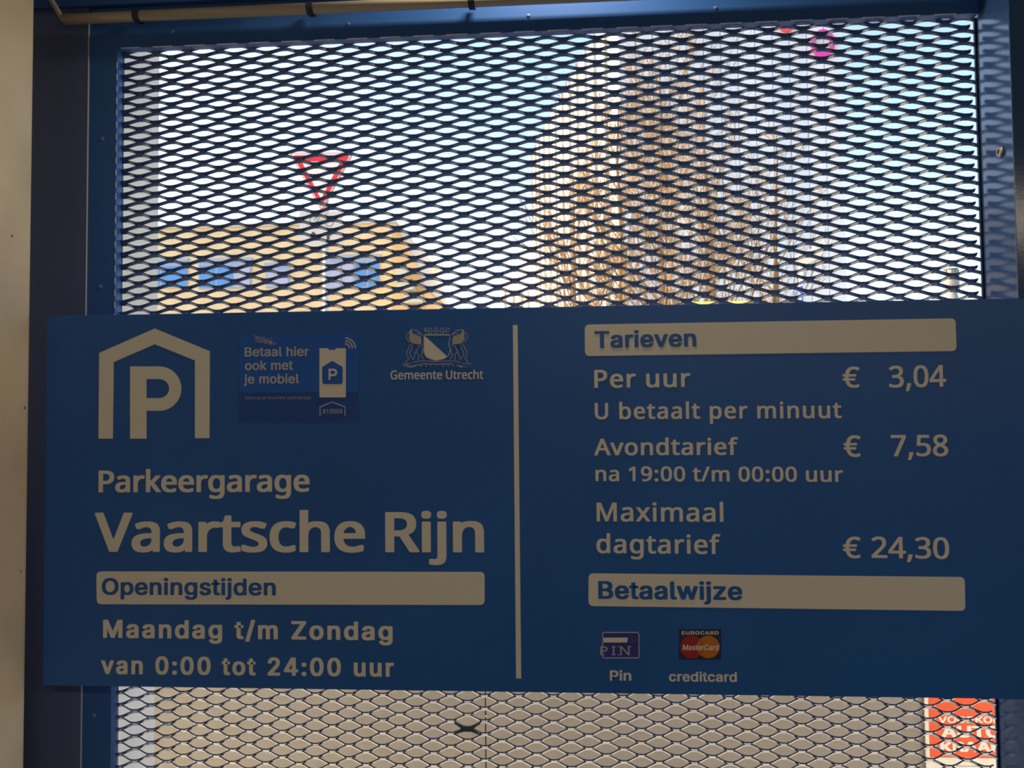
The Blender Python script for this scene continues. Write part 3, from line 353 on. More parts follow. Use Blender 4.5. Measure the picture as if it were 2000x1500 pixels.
# ------------------------------------------------------------------ the gate
gate = thing('mesh_gate', 'dark blue steel gate with a diamond mesh infill behind the parking sign', 'gate')
ZH = 2.384; XL = -0.9405; YB = 0.100; YM = 0.123
def bar(name, *a): return obj(name, box(nb(), *a, 0.0010, 3), GATE_BLUE, gate)
bar('stile', -1.0020, XL, YB, YB+0.022, 0.02, 2.472)
bar('head_rail', XL, XP-0.004, YB, YB+0.022, ZH, 2.472)
obj('edge_strip', box(nb(), XP-0.0034, XP-0.0004, YM-0.004, YM+0.001, 0.02, ZH), mat('black_rubber', (0.01, 0.01, 0.012), 0.7, spec=0.1), gate)
obj('edge_strip', box(nb(), -1.0034, -1.0020, YB-0.0025, YB+0.004, 0.02, P(157, 42, YB).z), mat('gap_light', (0.80, 0.86, 0.92), 0.35, 0.3), gate)  # pale strip coloured as daylight showing through the post and gate gap
bar('bottom_rail', XL, XP-0.004, YB, YB+0.022, 0.02, 0.14)
# expanded metal: every strand is a flat ribbon set at an angle, joined to its neighbours at the bonds
LW, SW, TH = 0.0697, 0.02556, R(40)
wd, tk = 0.0072, 0.0028
dv = Vector((0, math.cos(TH), -math.sin(TH))); nv = Vector((0, -math.sin(TH), -math.cos(TH)))
X0, Z0, TILT = -0.9013, 2.3551, 0.0051
X1m, Z1m = XP-0.003, 0.10
def smooth_y(v): return v
bm = nb()
nrow = int((ZH+0.02-Z1m)/(SW/2))
rnd = random.Random(3)
xa, xb = XL-0.018, X1m
for j in range(nrow+1):
    zc = Z0 + SW*1.5 - j*SW/2                     # nodes sit half a pitch above and below each opening
    ph = 0.0 if j % 2 == 0 else 0.5
    # upper bonds ("valley of the strand above") at x = X0 + (i+ph)*LW, this strand: lower bond there, upper bond half a pitch on, SW/2 higher
    pts = []
    i0 = int((xa-X0)/LW)-2; i1 = int((xb-X0)/LW)+2
    for i in range(i0, i1+1):
        xv = X0 + (i+ph)*LW; xc = xv + LW/2
        jz = rnd.uniform(-0.0003, 0.0003)
        for (x, zz, sgn) in ((xv-0.0050, zc, -1), (xv+0.0050, zc, -1), (xv+0.0125, zc+SW*0.115, -0.55), (xc-0.0105, zc+SW*0.405, 0.62), (xc-0.0050, zc+SW/2, 1), (xc+0.0050, zc+SW/2, 1), (xc+0.0105, zc+SW*0.405, 0.62), (xv+LW-0.0125, zc+SW*0.115, -0.55)):
            pts.append((x, zz+jz, sgn))
    prev = None
    for (x, zz, sgn) in pts:
        if x < xa-0.002 or x > xb+0.001: prev = None; continue
        if zz > ZH+0.012: prev = None; continue
        ctr = Vector((x, YM, zz+TILT*(x-X0))) + dv*(sgn*wd*0.5)
        q = [ctr-dv*wd/2-nv*tk/2, ctr+dv*wd/2-nv*tk/2, ctr+dv*wd/2+nv*tk/2, ctr-dv*wd/2+nv*tk/2]
        cur = [bm.verts.new(v) for v in q]
        if prev:
            for k in range(4): bm.faces.new((prev[k], prev[(k+1) % 4], cur[(k+1) % 4], cur[k]))
        prev = cur
obj('diamond_mesh', bm, MESH_BLUE, gate)
# mesh reflections on the opening's front edge, painted as bright dashes at mesh pitch
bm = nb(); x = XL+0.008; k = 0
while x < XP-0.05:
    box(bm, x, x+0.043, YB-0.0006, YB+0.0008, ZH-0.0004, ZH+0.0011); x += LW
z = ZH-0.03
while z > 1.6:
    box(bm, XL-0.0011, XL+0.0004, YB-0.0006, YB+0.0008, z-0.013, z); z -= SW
o = obj('painted_glint', bm, mat('painted_glint', (0.62, 0.70, 0.80), 0.3), gate); o['kind'] = 'stuff'; o['label'] = 'thin bright dashes along the opening edge'
# rivets
RIV = mat('rivet_paint', (0.16, 0.24, 0.42), 0.3)
for px, py, yy in ((200, 271, YB), (196, 560, YB), (184, 1398, YB), (337, 62, YB), (680, 47, YB), (1032, 31, YB), (1398, 16, YB)):
    q = P(px, py, yy)
    bm = nb(); N = 14; rr = [(0.0042, 0.0), (0.0038, 0.0009), (0.0022, 0.0017)]
    rg = [[bm.verts.new((q.x+a*math.cos(2*math.pi*k/N), yy-b, q.z+a*math.sin(2*math.pi*k/N))) for k in range(N)] for a, b in rr]
    for i in range(2):
        for k in range(N): bm.faces.new((rg[i][k], rg[i][(k+1) % N], rg[i+1][(k+1) % N], rg[i+1][k]))
    bm.faces.new(rg[-1]); obj('rivet', bm, RIV, gate, smooth=True)
# unlit bond low down, its shade built as a dark flat patch
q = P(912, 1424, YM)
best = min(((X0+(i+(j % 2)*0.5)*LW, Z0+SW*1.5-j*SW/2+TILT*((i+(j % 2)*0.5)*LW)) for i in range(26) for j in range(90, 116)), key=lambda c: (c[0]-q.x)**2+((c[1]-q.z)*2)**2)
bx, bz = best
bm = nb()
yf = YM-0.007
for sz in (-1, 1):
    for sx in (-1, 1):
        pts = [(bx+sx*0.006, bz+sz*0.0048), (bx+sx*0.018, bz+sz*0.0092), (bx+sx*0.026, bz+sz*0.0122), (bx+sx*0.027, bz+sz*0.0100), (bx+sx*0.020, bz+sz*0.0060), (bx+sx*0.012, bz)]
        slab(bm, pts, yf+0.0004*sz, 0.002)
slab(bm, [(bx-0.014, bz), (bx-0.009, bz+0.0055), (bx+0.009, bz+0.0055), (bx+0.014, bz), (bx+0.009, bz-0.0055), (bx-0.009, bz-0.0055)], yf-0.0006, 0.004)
tag(obj('unlit_bond', bm, mat('unlit_bond_dark', (0.06, 0.085, 0.10), 0.5), gate), 'dark patch standing for the shade on one mesh bond')

# ------------------------------------------------------------------ conduit along the top
con = thing('cable_conduit', 'beige plastic conduit held by dark clips along the top of the gate', 'conduit')
CON = mat('conduit_plastic', (0.50, 0.44, 0.36), 0.4)
YC = 0.073; zc = P(560, 17.0, YC).z - 0.002; xa = P(126, 30, YC).x; rc = 0.0112
obj('tube', tube(nb(), [(xa, YC, zc), (1.0 if False else XP-0.01, YC, zc)], rc, 20), CON, con, smooth=False)
for f in con.children[0].data.polygons: f.use_smooth = len(f.vertices) == 4
a = P(122, 33, YC); b = P(110, 16, YC); c2 = P(98, -4, YC); d2 = P(90, -24, YC)
o = obj('cable', tube(nb(), [(xa+0.004, YC, zc-0.003), (a.x, YC, zc+0.001), (b.x, YC, b.z), (c2.x, YC, c2.z), (d2.x, YC, d2.z)], 0.0052, 12), CON, con, smooth=True)
CLP = mat('clip_dark', (0.020, 0.028, 0.05), 0.5)
for px in (263, 603, 920):
    x = P(px, 20, YC-rc).x
    bm = nb(); tube(bm, [(x-0.0065, YC, zc), (x+0.0065, YC, zc)], rc+0.0014, 20); box(bm, x-0.0065, x+0.0065, YC, 0.0895, zc-0.009, zc+0.009)
    obj('clip', bm, CLP, con)

# ------------------------------------------------------------------ the parking sign
sign = thing('parking_sign', 'wide blue parking garage tariff sign with white lettering fixed across the gate', 'sign')
z0s, z1s, xs0, xs1 = 1.0805, 1.8020, -1.0195, 1.12
panel = obj('panel', box(nb(), xs0, xs1, 0.0, 0.0045, z0s, z1s, 0.0006, 2), SIGN_BLUE, sign)
def poly(name, pts, m, parent, y=-0.0006, th=0.0003, label=None):
    o = obj(name, slab(nb(), pxs(pts), y, th), m, parent)
    if label: o['label'] = label
    return o
def rounded(tl, tr, br, bl, r=8, n=6):
    """rounded four-corner shape in photo points"""
    C4 = [Vector(tl), Vector(tr), Vector(br), Vector(bl)]; out = []
    for i in range(4):
        c, a, b = C4[i], C4[i-1], C4[(i+1) % 4]
        p = c+(a-c).normalized()*r; q = c+(b-c).normalized()*r
        for k in range(n+1):
            t = k/n; out.append((p*(1-t)**2 + c*2*t*(1-t) + q*t*t)[:])
    return out
def c3(pts, s, ox, oy): return [(x/s+ox, y/s+oy) for x, y in pts]
# house and P
logo = poly('house_outline', c3([(128,710),(132,208),(458,65),(780,198),(778,707),(693,707),(693,252),(458,157),(217,262),(212,710)], 3, 150, 620), SIGN_WHITE, sign)
def letter_P(s, ox, oy, x0, x1, top, bot, stem, bowl_b, m, parent, y=-0.0006, iw=None):
    """capital P with one counter, in local points"""
    H = bowl_b-top; r = H/2; st = stem
    bmx = nb()
    ox_, cy = x1-r, top+r
    outer = [(x0, bot), (x0, top), (ox_, top)] + [(ox_+r*math.cos(R(a)), cy+r*math.sin(R(a))) for a in range(-84, 90, 6)] + [(ox_, bowl_b), (x0+st, bowl_b), (x0+st, bot)]
    t = (H - H*0.43)/2; ri = H*0.215; ix = ox_ - (0 if iw is None else iw)
    inner = [(x0+st, top+t), (ix, top+t)] + [(ix+ri*1.05*math.cos(R(a)), cy+ri*math.sin(R(a))) for a in range(-84, 90, 6)] + [(ix, bowl_b-t), (x0+st, bowl_b-t)]
    cu = bpy.data.curves.new('t', 'CURVE'); cu.dimensions = '2D'; cu.fill_mode = 'BOTH'
    for L in (outer, inner):
        W_ = pxs(c3(L, s, ox, oy)); sp = cu.splines.new('POLY'); sp.points.add(len(W_)-1)
        for i, (a, b) in enumerate(W_): sp.points[i].co = (a, b, 0, 1)
        sp.use_cyclic_u = True
    me = curve_mesh(cu, 'letter')
    for v in me.vertices: v.co = (v.co.x, y, v.co.y)
    bm = nb(); bm.from_mesh(me); fs = list(bm.faces)
    r_ = bmesh.ops.extrude_face_region(bm, geom=fs)
    for g in r_['geom']:
        if isinstance(g, bmesh.types.BMVert): g.co.y += 0.0003
    return obj('letter_p', bm, m, parent)
letter_P(3, 150, 620, 313, 613, 287, 710, 96, 547, SIGN_WHITE, sign)
# names
text('Parkeergarage', 192.7, 605, 961.5, 960.3, 45, SIGN_WHITE, sign, 'B', 0.024, 0.0)
text('Vaartsche Rijn', 185, 945.7, 1077.7, 1078.7, 81, SIGN_WHITE, sign, 'B', 0.024, 0.0)
poly('heading_bar', rounded((188.5,1116), (946.5,1117), (946.5,1181.5), (189,1180), 10), SIGN_WHITE, sign, y=-0.0004)
text('Openingstijden', 199, 539, 1161.5, 1163, 33.5, SIGN_BLUE, sign, 'H', 0.024, 0.018, y=-0.0009)
text('Maandag t/m Zondag', 201.5, 767, 1245.5, 1250.5, 37, SIGN_WHITE, sign, 'H', 0.029, 0.075)
text('van 0:00 tot 24:00 uur', 197.5, 769.5, 1316, 1321.7, 35.5, SIGN_WHITE, sign, 'H', 0.029, 0.075)
poly('divider', [(1001.8,635), (1011,635), (1018,1325), (1008,1325)], SIGN_WHITE, sign)
# tariffs
poly('heading_bar', rounded((1142,634), (1866,621.8), (1868.2,685.5), (1142.5,695.5), 10), SIGN_WHITE, sign, y=-0.0004)
text('Tarieven', 1161.3, 1360, 680, 676.8, 34, SIGN_BLUE, sign, 'H', 0.027, 0.018, y=-0.0009)
text('Per uur', 1160.8, 1348.8, 757.5, 755.7, 35, SIGN_WHITE, sign, 'B', 0.020, 0.04)
text('€', 1646, 1679.5, 757, 757, 41, SIGN_WHITE, sign, 'B', 0.016)
text('3,04', 1736.5, 1848, 757, 755, 42.5, SIGN_WHITE, sign, 'B', 0.016)
text('U betaalt per minuut', 1161.9, 1643.5, 818.7, 816.5, 33.5, SIGN_WHITE, sign, 'B', 0.020, 0.05)
text('Avondtarief', 1160.5, 1441.9, 889.3, 888.3, 34.5, SIGN_WHITE, sign, 'B', 0.020, 0.03)
text('€', 1648, 1681.5, 892, 892, 42, SIGN_WHITE, sign, 'B', 0.016)
text('7,58', 1740, 1852, 891, 890.7, 42, SIGN_WHITE, sign, 'B', 0.016)
text('na 19:00 t/m 00:00 uur', 1163.2, 1647, 939.5, 941.0, 29, SIGN_WHITE, sign, 'B', 0.020, 0.03)
text('Maximaal', 1165.5, 1413, 1018, 1019, 38.5, SIGN_WHITE, sign, 'B', 0.016, 0.03)
text('dagtarief', 1165, 1407.5, 1080, 1082, 39, SIGN_WHITE, sign, 'B', 0.018, 0.03)
text('€', 1647, 1681.5, 1090, 1090, 42, SIGN_WHITE, sign, 'B', 0.016)
text('24,30', 1702, 1854, 1089.5, 1091.5, 42, SIGN_WHITE, sign, 'B', 0.016)
poly('heading_bar', rounded((1149.5,1119.8), (1884,1127), (1885.3,1193), (1149.5,1183.5), 10), SIGN_WHITE, sign, y=-0.0004)
text('Betaalwijze', 1168.5, 1450, 1169.5, 1172, 36, SIGN_BLUE, sign, 'H', 0.027, 0.018, y=-0.0009)
# pin logo
pin = obj('pin_logo', slab(nb(), pxs(rounded((1176.5,1234.5), (1248.5,1234.5), (1249,1285.5), (1176.5,1285.5), 4)), -0.0004, 0.0003), mat('pin_violet', (0.03, 0.045, 0.30), 0.4), sign)
def outline(pts, wpx, m, parent, name='outline', y=-0.0008, closed=True):
    bm = nb(); stroke(bm, pxs(pts), wpx*0.00098, y, closed=closed); return obj(name, bm, m, parent)
LILAC = mat('print_lilac', (0.50, 0.50, 0.72), 0.4)
outline(rounded((1177.2,1235.2), (1247.8,1235.2), (1248.2,1284.8), (1177.2,1284.8), 4), 1.7, LILAC, pin)
obj('stripe', slab(nb(), pxs([(1177,1245.3), (1226,1245.3), (1225,1254.5), (1177,1254.5)]), -0.0008, 0.0003), SIGN_WHITE, pin)
text('Giro', 1228, 1251, 1254.5, 1254.5, 9, mat('print_violet', (0.10, 0.10, 0.45), 0.4), pin, 'B', 0.01, slant=0.2)
o = text('PIN', 1173, 1229, 1279, 1279, 16.5, LILAC, pin, 'B', -0.012, 0.12)
for (x, yv) in ((1173.5,1263), (1173.5,1278.5), (1194.5,1263), (1194.5,1278.5), (1206.5,1263), (1206.5,1278.5), (1226,1263)):
    outline([(x, yv), (x+7.5, yv)], 1.2, LILAC, pin, 'serif', -0.0009, False)
# credit card logo
mc = obj('creditcard_logo', slab(nb(), pxs([(1326,1229), (1408.5,1229), (1408.5,1288.5), (1326,1288.5)]), -0.0004, 0.0003), mat('card_navy', (0.02, 0.03, 0.09), 0.4), sign)
def disc(cx, cy, r, m, parent, y, name='disc'):
    return obj(name, slab(nb(), pxs([(cx+r*math.cos(R(a)), cy+r*math.sin(R(a))) for a in range(0, 360, 9)]), y, 0.0003), m, parent)
disc(1351.3, 1263.5, 22.3, mat('card_red', (0.42, 0.02, 0.03), 0.4), mc, -0.0007)
disc(1383.3, 1263.3, 22.0, mat('card_orange', (0.60, 0.20, 0.02), 0.4), mc, -0.0010)
for (xa_, xb_, yy_) in ((1366.3, 1373.5, 1252.5), (1366.3, 1373.5, 1257), (1366.5, 1373.5, 1270), (1367, 1373.5, 1274.5)):
    outline([(xa_, yy_), (xb_, yy_)], 1.3, MATS['card_red'], mc, 'bar', -0.0013, False)
text('EUROCARD', 1331.5, 1403.5, 1239.3, 1239.3, 7, SIGN_WHITE, mc, 'H', 0.03, 0.06, y=-0.0008)
text('MasterCard', 1333, 1403, 1269.3, 1269.3, 11, SIGN_WHITE, mc, 'H', 0.02, y=-0.0016, slant=0.12)
text('Pin', 1191.3, 1233, 1329, 1329.2, 20.5, SIGN_WHITE, sign, 'H', 0.024, 0.01)
text('creditcard', 1306.6, 1439.2, 1330.5, 1331.5, 19.5, SIGN_WHITE, sign, 'H', 0.024, 0.02)
# municipal arms
text('Gemeente Utrecht', 762.8, 944, 741, 740, 18.0, SIGN_WHITE, sign, 'B', 0.012, 0.0)
PALE = mat('print_pale_blue', (0.42, 0.50, 0.60), 0.45); PALE2 = mat('print_lion', (0.44, 0.42, 0.44), 0.45)
S8 = 8.3333
def k8(pts): return c3(pts, S8, 740, 620)
crest = obj('coat_of_arms', slab(nb(), pxs(k8([(728,290), (1150,290), (1152,440), (1150,560), (1110,640), (1020,690), (940,705), (850,690), (770,645), (735,560)])), -0.0004, 0.0003), SIGN_BLUE, sign)
obj('shield_half', slab(nb(), pxs(k8([(728,300), (765,318), (1115,640), (1060,672), (1000,692), (930,702), (860,692), (790,660), (745,600), (735,520)])), -0.0008, 0.0003), SIGN_WHITE, crest)
def line8(pts, w_=1.7, closed=False, name='line'):
    bm = nb(); stroke(bm, pxs(k8(pts)), w_*0.00098, -0.0009, closed=closed); return obj(name, bm, PALE, crest)
line8([(728,290), (1150,290), (1158,330), (1140,440), (1160,520), (1145,600), (1110,645)])
line8([(735,310), (728,560), (775,650), (930,705), (1080,670)], 1.3)
line8([(750,275), (1150,275)], 1.4)
# mural crown
cr = [(760,235), (735,180), (765,172), (775,235), (800,235), (818,172), (855,172), (868,235), (895,235), (912,172), (945,172), (958,235), (990,235), (1010,172), (1045,172), (1060,235), (1085,235), (1105,172), (1155,176), (1130,235)]
line8(cr, 1.5, True, 'crown')
for x in (835, 940, 1045): line8([(x-20,258), (x,268), (x+20,258)], 1.2)
def lion(mir):
    def M(pts): return [((1888-x) if mir else x, y) for x, y in pts]
    obj('lion', slab(nb(), pxs(k8(M([(500,235), (530,195), (550,260), (610,285), (665,300), (690,330), (690,420), (700,440), (600,432), (530,415), (490,350)]))), -0.0008, 0.0003), PALE2, crest)
    for pts in ([(545,190), (505,215), (495,250)], [(550,200), (625,215), (690,270)], [(600,260), (650,255), (690,285), (720,280)],
                [(500,240), (455,270), (445,320), (480,380), (495,410)], [(515,425), (490,500), (450,560), (460,620), (490,680), (450,700), (440,740), (480,760), (530,745)],
                [(550,435), (540,510), (500,570), (510,620), (570,690), (580,620), (600,560), (640,500), (650,455), (690,470), (700,445)],
                [(600,565), (650,600), (645,700)], [(700,500), (715,560), (690,620), (730,680)], [(400,770), (450,800), (540,810), (650,770), (680,790)]):
        line8(M(pts), 1.25)
lion(False); lion(True)
line8([(385,770), (440,760), (500,800), (560,790), (650,765), (690,770), (740,745), (800,760), (850,755), (940,765), (1040,755), (1090,760), (1150,745), (1200,770), (1290,780), (1400,810), (1450,800), (1500,760), (1450,745)], 1.5)
line8([(570,730), (640,715), (720,705), (850,715), (940,722), (1040,712), (1170,705), (1260,715), (1330,735)], 1.2)
for x in (690, 760, 840, 1040, 1125, 1210): line8([(x,755), (x+10,800)], 1.3)
# mobile payment sticker
st = obj('sticker', slab(nb(), pxs([(467.5,654), (700.5,652), (701,822.5), (467.5,823.5)]), -0.0004, 0.0003), STICK_DARK, sign)
st['label'] = 'dark blue mobile payment sticker on the sign'
obj('sticker_field', slab(nb(), pxs([(468,654.3), (700,652.3), (700.5,766), (468,767)]), -0.0007, 0.0003), STICK_BLUE, st)
GREYW = mat('sticker_white', (0.55, 0.57, 0.62), 0.35)
text('Betaal hier', 478.3, 603.7, 696.5, 695.2, 18.6, GREYW, st, 'H', 0.018, 0.01, y=-0.0010)
text('ook met', 478.7, 572.8, 723, 722.3, 18.2, GREYW, st, 'H', 0.018, 0.01, y=-0.0010)
text('je mobiel', 476.8, 584.3, 749.3, 748.5, 18.6, GREYW, st, 'H', 0.018, 0.01, y=-0.0010)
text('Gebruik je favoriete parkeerapp', 478.7, 608, 780, 779.3, 6.2, mat('sticker_grey', (0.34, 0.38, 0.46), 0.35), st, 'H', 0.006, y=-0.0010)
K6 = 6.6667
def k6(pts): return c3(pts, K6, 440, 620)
ph = obj('phone', slab(nb(), pxs(k6([(1236,400), (1340,402), (1355,425), (1430,425), (1443,402), (1565,402), (1571,410), (1571,1032), (1563,1041), (1236,1041), (1228,1033), (1228,408)])), -0.0010, 0.0003), SIGN_WHITE, st)
obj('house_field', slab(nb(), pxs(k6([(1395,565), (1532,645), (1532,845), (1515,868), (1285,868), (1265,848), (1265,645)])), -0.0013, 0.0003), STICK_BLUE, st)
letter_P(K6, 440, 620, 1348, 1460, 668, 812, 24, 765, SIGN_WHITE, st, y=-0.0016)
for r_ in (58, 95, 132):
    bm = nb(); stroke(bm, pxs(k6([(1562+r_*math.cos(R(a)), 402-r_*math.sin(R(a))) for a in range(0, 91, 9)])), 2.6*0.00098, -0.0010); obj('signal_wave', bm, GREYW, st)
bm = nb(); stroke(bm, pxs(k6([(1236,1278), (1236,1165), (1396,1102), (1560,1165), (1560,1275)])), 1.9*0.00098, -0.0010); obj('house_outline', bm, GREYW, st)
text('812005', 630.8, 669, 807.5, 807.2, 8.3, GREYW, st, 'H', 0.010, 0.02, y=-0.0010)
# scuffed patch on the sticker
bm = nb(); rs = random.Random(5)
for i in range(150):
    u, v = rs.gauss(0, 0.45), rs.gauss(0, 0.45)
    if abs(u) > 1 or abs(v) > 1: continue
    cx, cy = 517+25*u+4*v, 665.5+8*v+5*u; L = rs.uniform(0.5, 2.2); a = rs.uniform(-0.3, 0.9)
    stroke(bm, pxs([(cx-L*math.cos(a), cy-L*math.sin(a)), (cx+L*math.cos(a), cy+L*math.sin(a))]), rs.uniform(0.3, 0.7)*0.001, -0.0015, 0.0001)
o = obj('scuff_marks', bm, mat('scuff', (0.75, 0.62, 0.70), 0.5), st); o['kind'] = 'stuff'

# ------------------------------------------------------------------ outside: ground and near things
tag(obj('ground', box(nb(), -60, 60, 0.3, 120, -0.3, 0.0), mat('street_paving', (0.50, 0.45, 0.37), 0.9, var=0.2, scale=0.6)), 'street paving outside the garage', kind='structure')
tag(obj('pavement', box(nb(), -14, 14, 0.275, 1.5, 0.0, 0.03), mat('pale_pavement', (0.80, 0.72, 0.58), 0.85, var=0.1, scale=3)), 'pale sunlit pavement strip just outside the gate', kind='structure')
# low grey wall made of two panels
YW = 1.5
xw0 = P(180, 1400, YW).x; xj = P(948.5, 1420, YW).x; xw1 = P(2050, 1400, YW).x; zt = P(1000, 1100, YW).z
lw = thing('low_wall', 'grey panelled low wall filling the view below the sign', 'wall')
GP = mat('grey_panel', (0.34, 0.31, 0.26), 0.75, var=0.06, scale=10)
obj('panel', box(nb(), xw0, xj-0.0022, YW, YW+0.10, 0, zt, 0.001, 1), GP, lw)
obj('panel', box(nb(), xj+0.0022, xw1, YW, YW+0.10, 0, zt, 0.001, 1), GP, lw)
obj('joint', box(nb(), xj-0.0022, xj+0.0022, YW+0.012, YW+0.09, 0, zt-0.01), mat('joint_dark', (0.03, 0.03, 0.028), 0.8), lw)
q = P(949.5, 1398, YW); o = obj('joint_glint', tube(nb(), [(q.x, YW-0.004, q.z), (q.x, YW+0.02, q.z)], 0.004, 12), mat('glint_yellow', (0.7, 0.6, 0.35), 0.3, 0.7), lw)  # tiny highlight on the joint, built as a shiny stud
# orange notice
YN = YW-0.02
nbd = thing('notice_board', 'white framed orange car theft warning board low at the right, on the grey wall', 'sign')
WN = mat('notice_white', (0.90, 0.86, 0.74), 0.5); ON = mat('notice_orange', (0.90, 0.115, 0.03), 0.45)
A = P(1811, 1500, YN).x; B = P(1985, 1500, YN).x; zt2 = P(1880, 1330, YN).z; zb2 = P(1880, 1560, YN).z; zo = P(1880, 1480, YN).z
obj('board', box(nb(), A, B, YN, YN+0.012, zb2, zt2, 0.0008, 1), WN, nbd)
obj('orange_field', box(nb(), A+0.010, B-0.010, YN-0.0006, YN, zo, zt2-0.010), ON, nbd)
def ntext(s, xl, xr, b, h, bold=0.03): text(s, xl, xr, b, b+0.6, h, WN, nbd, 'H', bold, 0.0, y=-0.0012, plane=YN)
ntext('VOORKOM', 1832, 1960, 1411.5, 13)
ntext('AUTO', 1838, 1957, 1440, 23, 0.04)
ntext('KRAAK', 1836, 1960, 1468, 20, 0.04)
for i in range(3):
    zz = P(1880, 1496+i*9, YN).z
    obj('small_print', box(nb(), P(1845, 1500, YN).x, P(1935, 1500, YN).x, YN-0.0005, YN, zz-0.001, zz+0.001), mat('small_print', (0.25, 0.22, 0.2), 0.6), nbd)

# ------------------------------------------------------------------ priority sign
YS = 6.5
ys = thing('yield_sign', 'red and white give way triangle on a pole with a bicycle plate under it', 'sign')
def tri(cx, cy, r, wdt, y, th, m, name, rad):
    pts = [Vector((cx-wdt, cy)), Vector((cx+wdt, cy)), Vector((cx, cy+r))]; out = []
    for i in range(3):
        c, a, b = pts[i], pts[i-1], pts[(i+1) % 3]; p = c+(a-c).normalized()*rad; q_ = c+(b-c).normalized()*rad
        for k in range(6):
            t = k/5; out.append((p*(1-t)**2+c*2*t*(1-t)+q_*t*t)[:])
    return obj(name, slab(nb(), pxs(out, YS), y, th), m, ys)
SW_ = mat('road_sign_white', (0.80, 0.80, 0.78), 0.4); SR = mat('road_sign_red', (0.72, 0.012, 0.03), 0.4)
tri(627.5, 298, 115, 63, YS, 0.02, mat('road_sign_edge', (0.70, 0.25, 0.25), 0.4), 'triangle_back', 8)
tri(627.5, 300, 109, 59.5, YS-0.003, 0.003, SW_, 'white_edge', 7)
tri(627.5, 303.5, 102, 55.5, YS-0.006, 0.003, SR, 'red_band', 6)
tri(627.5, 316, 73, 37.5, YS-0.009, 0.003, SW_, 'white_centre', 3)
zb = P(627, 480, YS); plt = obj('bicycle_plate', slab(nb(), pxs([(585,412.5), (669,412.5), (669,480), (585,480)], YS), YS, 0.01), mat('plate_grey', (0.62, 0.61, 0.60), 0.5), ys)
BK = mat('print_black', (0.05, 0.05, 0.05), 0.6)
def sl(pts, wpx=1.3, closed=False):
    bm = nb(); stroke(bm, pxs(pts, YS), wpx*8/FPX, YS-0.002, 0.001, closed); obj('bicycle_print', bm, BK, plt)
for cx, cy in ((613, 431), (643, 434)): sl([(cx+8*math.cos(R(a)), cy+8*math.sin(R(a))) for a in range(0, 360, 20)], 1.2, True)
sl([(613,431), (619,420), (637,421), (628,433), (619,420)]); sl([(643,434), (636,418), (641,416)]); sl([(628,433), (616,433)])
for x0_ in (612, 641):
    bm = nb(); slab(bm, pxs([(x0_,452), (x0_+8,460), (x0_+3,460), (x0_+3,468), (x0_-3,468), (x0_-3,460), (x0_-8,460)], YS), YS-0.002, 0.001); obj('arrow_print', bm, BK, plt)
xp = P(633.5, 560, YS).x
obj('pole', tube(nb(), [(xp, YS+0.05, 0), (xp, YS+0.05, P(630, 300, YS).z)], 0.030, 16), mat('galvanised', (0.62, 0.62, 0.60), 0.4, 0.2), ys, smooth=True)

# ------------------------------------------------------------------ yellow brick building
YB_ = 25.0
yb = thing('brick_building', 'flat roofed yellow brick building with blue ribbon windows at the lower left', 'building')
BR = mat('yellow_brick', (0.86, 0.66, 0.38), 0.9, var=0.16, scale=1.6, col2=(0.78, 0.56, 0.29))
x0 = P(60, 500, YB_).x; x1 = P(772, 500, YB_).x; zt = P(540, 442, YB_).z
obj('wall', box(nb(), x0, x1, YB_, YB_+9, 0, zt), BR, yb)
obj('roof_edge', box(nb(), x0-0.05, x1+0.05, YB_-0.08, YB_+9.05, zt, zt+0.10), mat('roof_edge', (0.55, 0.52, 0.47), 0.7), yb)
WF = mat('window_frame_blue', (0.34, 0.42, 0.55), 0.5); GL = mat('window_glass_blue', (0.10, 0.28, 0.62), 0.12)
GLp = mat('window_blind', (0.45, 0.46, 0.60), 0.5)
def win(pa, pb, ta, tb, panes):
    a = P(pa, ta, YB_); b = P(pb, tb, YB_)
    fr = obj('window', box(nb(), a.x, b.x, YB_-0.04, YB_+0.05, b.z, a.z), WF, yb)
    n = len(panes); w_ = (b.x-a.x)/n
    for i, k in enumerate(panes):
        obj('pane', box(nb(), a.x+i*w_+0.04, a.x+(i+1)*w_-0.04, YB_-0.055, YB_-0.04, b.z+0.05, a.z-0.16), (GL, GLp)[k], fr)
    obj('lintel', box(nb(), a.x-0.05, b.x+0.05, YB_-0.09, YB_, a.z, a.z+0.1), WF, fr)
win(262, 367, 513, 562, (0, 0)); win(389, 491, 512, 563, (0, 0, 1)); win(643, 743, 505, 563, (1, 1, 0, 0)); win(520, 566, 520, 562, (1,))
wing = thing('gabled_building', 'orange brick house end with a sloping roof edge right of the flat roofed building', 'building')
YG = 24.0
OB = mat('orange_brick', (0.85, 0.52, 0.22), 0.9, var=0.1, scale=2)
obj('wall', slab(nb(), pxs([(765,700), (765,452), (781,452), (798,482), (812,512), (822,535), (829,562), (831,700)], YG), YG, 5.0), OB, wing)
obj('roof_edge', slab(nb(), pxs([(762,452), (762,447), (783,447), (801,480), (815,510), (825,533), (832,561), (829,562), (822,535), (812,512), (798,482), (781,452)], YG), YG-0.15, 5.2), mat('roof_edge', (0, 0, 0)), wing)
for (pa, pb, ya, yb2) in ((780, 800, 527, 541), (782, 812, 556, 570), (796, 826, 580, 594)):
    a = P(pa, ya, YG); b = P(pb, yb2, YG)
    bl_ = obj('balcony', box(nb(), a.x, b.x, YG-0.5, YG, b.z, a.z), mat('balcony_pale', (0.70, 0.68, 0.50), 0.6), wing)
    obj('balcony_rail', box(nb(), a.x, b.x, YG-0.53, YG-0.5, a.z, a.z+0.08), mat('rail_dark', (0.08, 0.07, 0.05), 0.6), bl_)

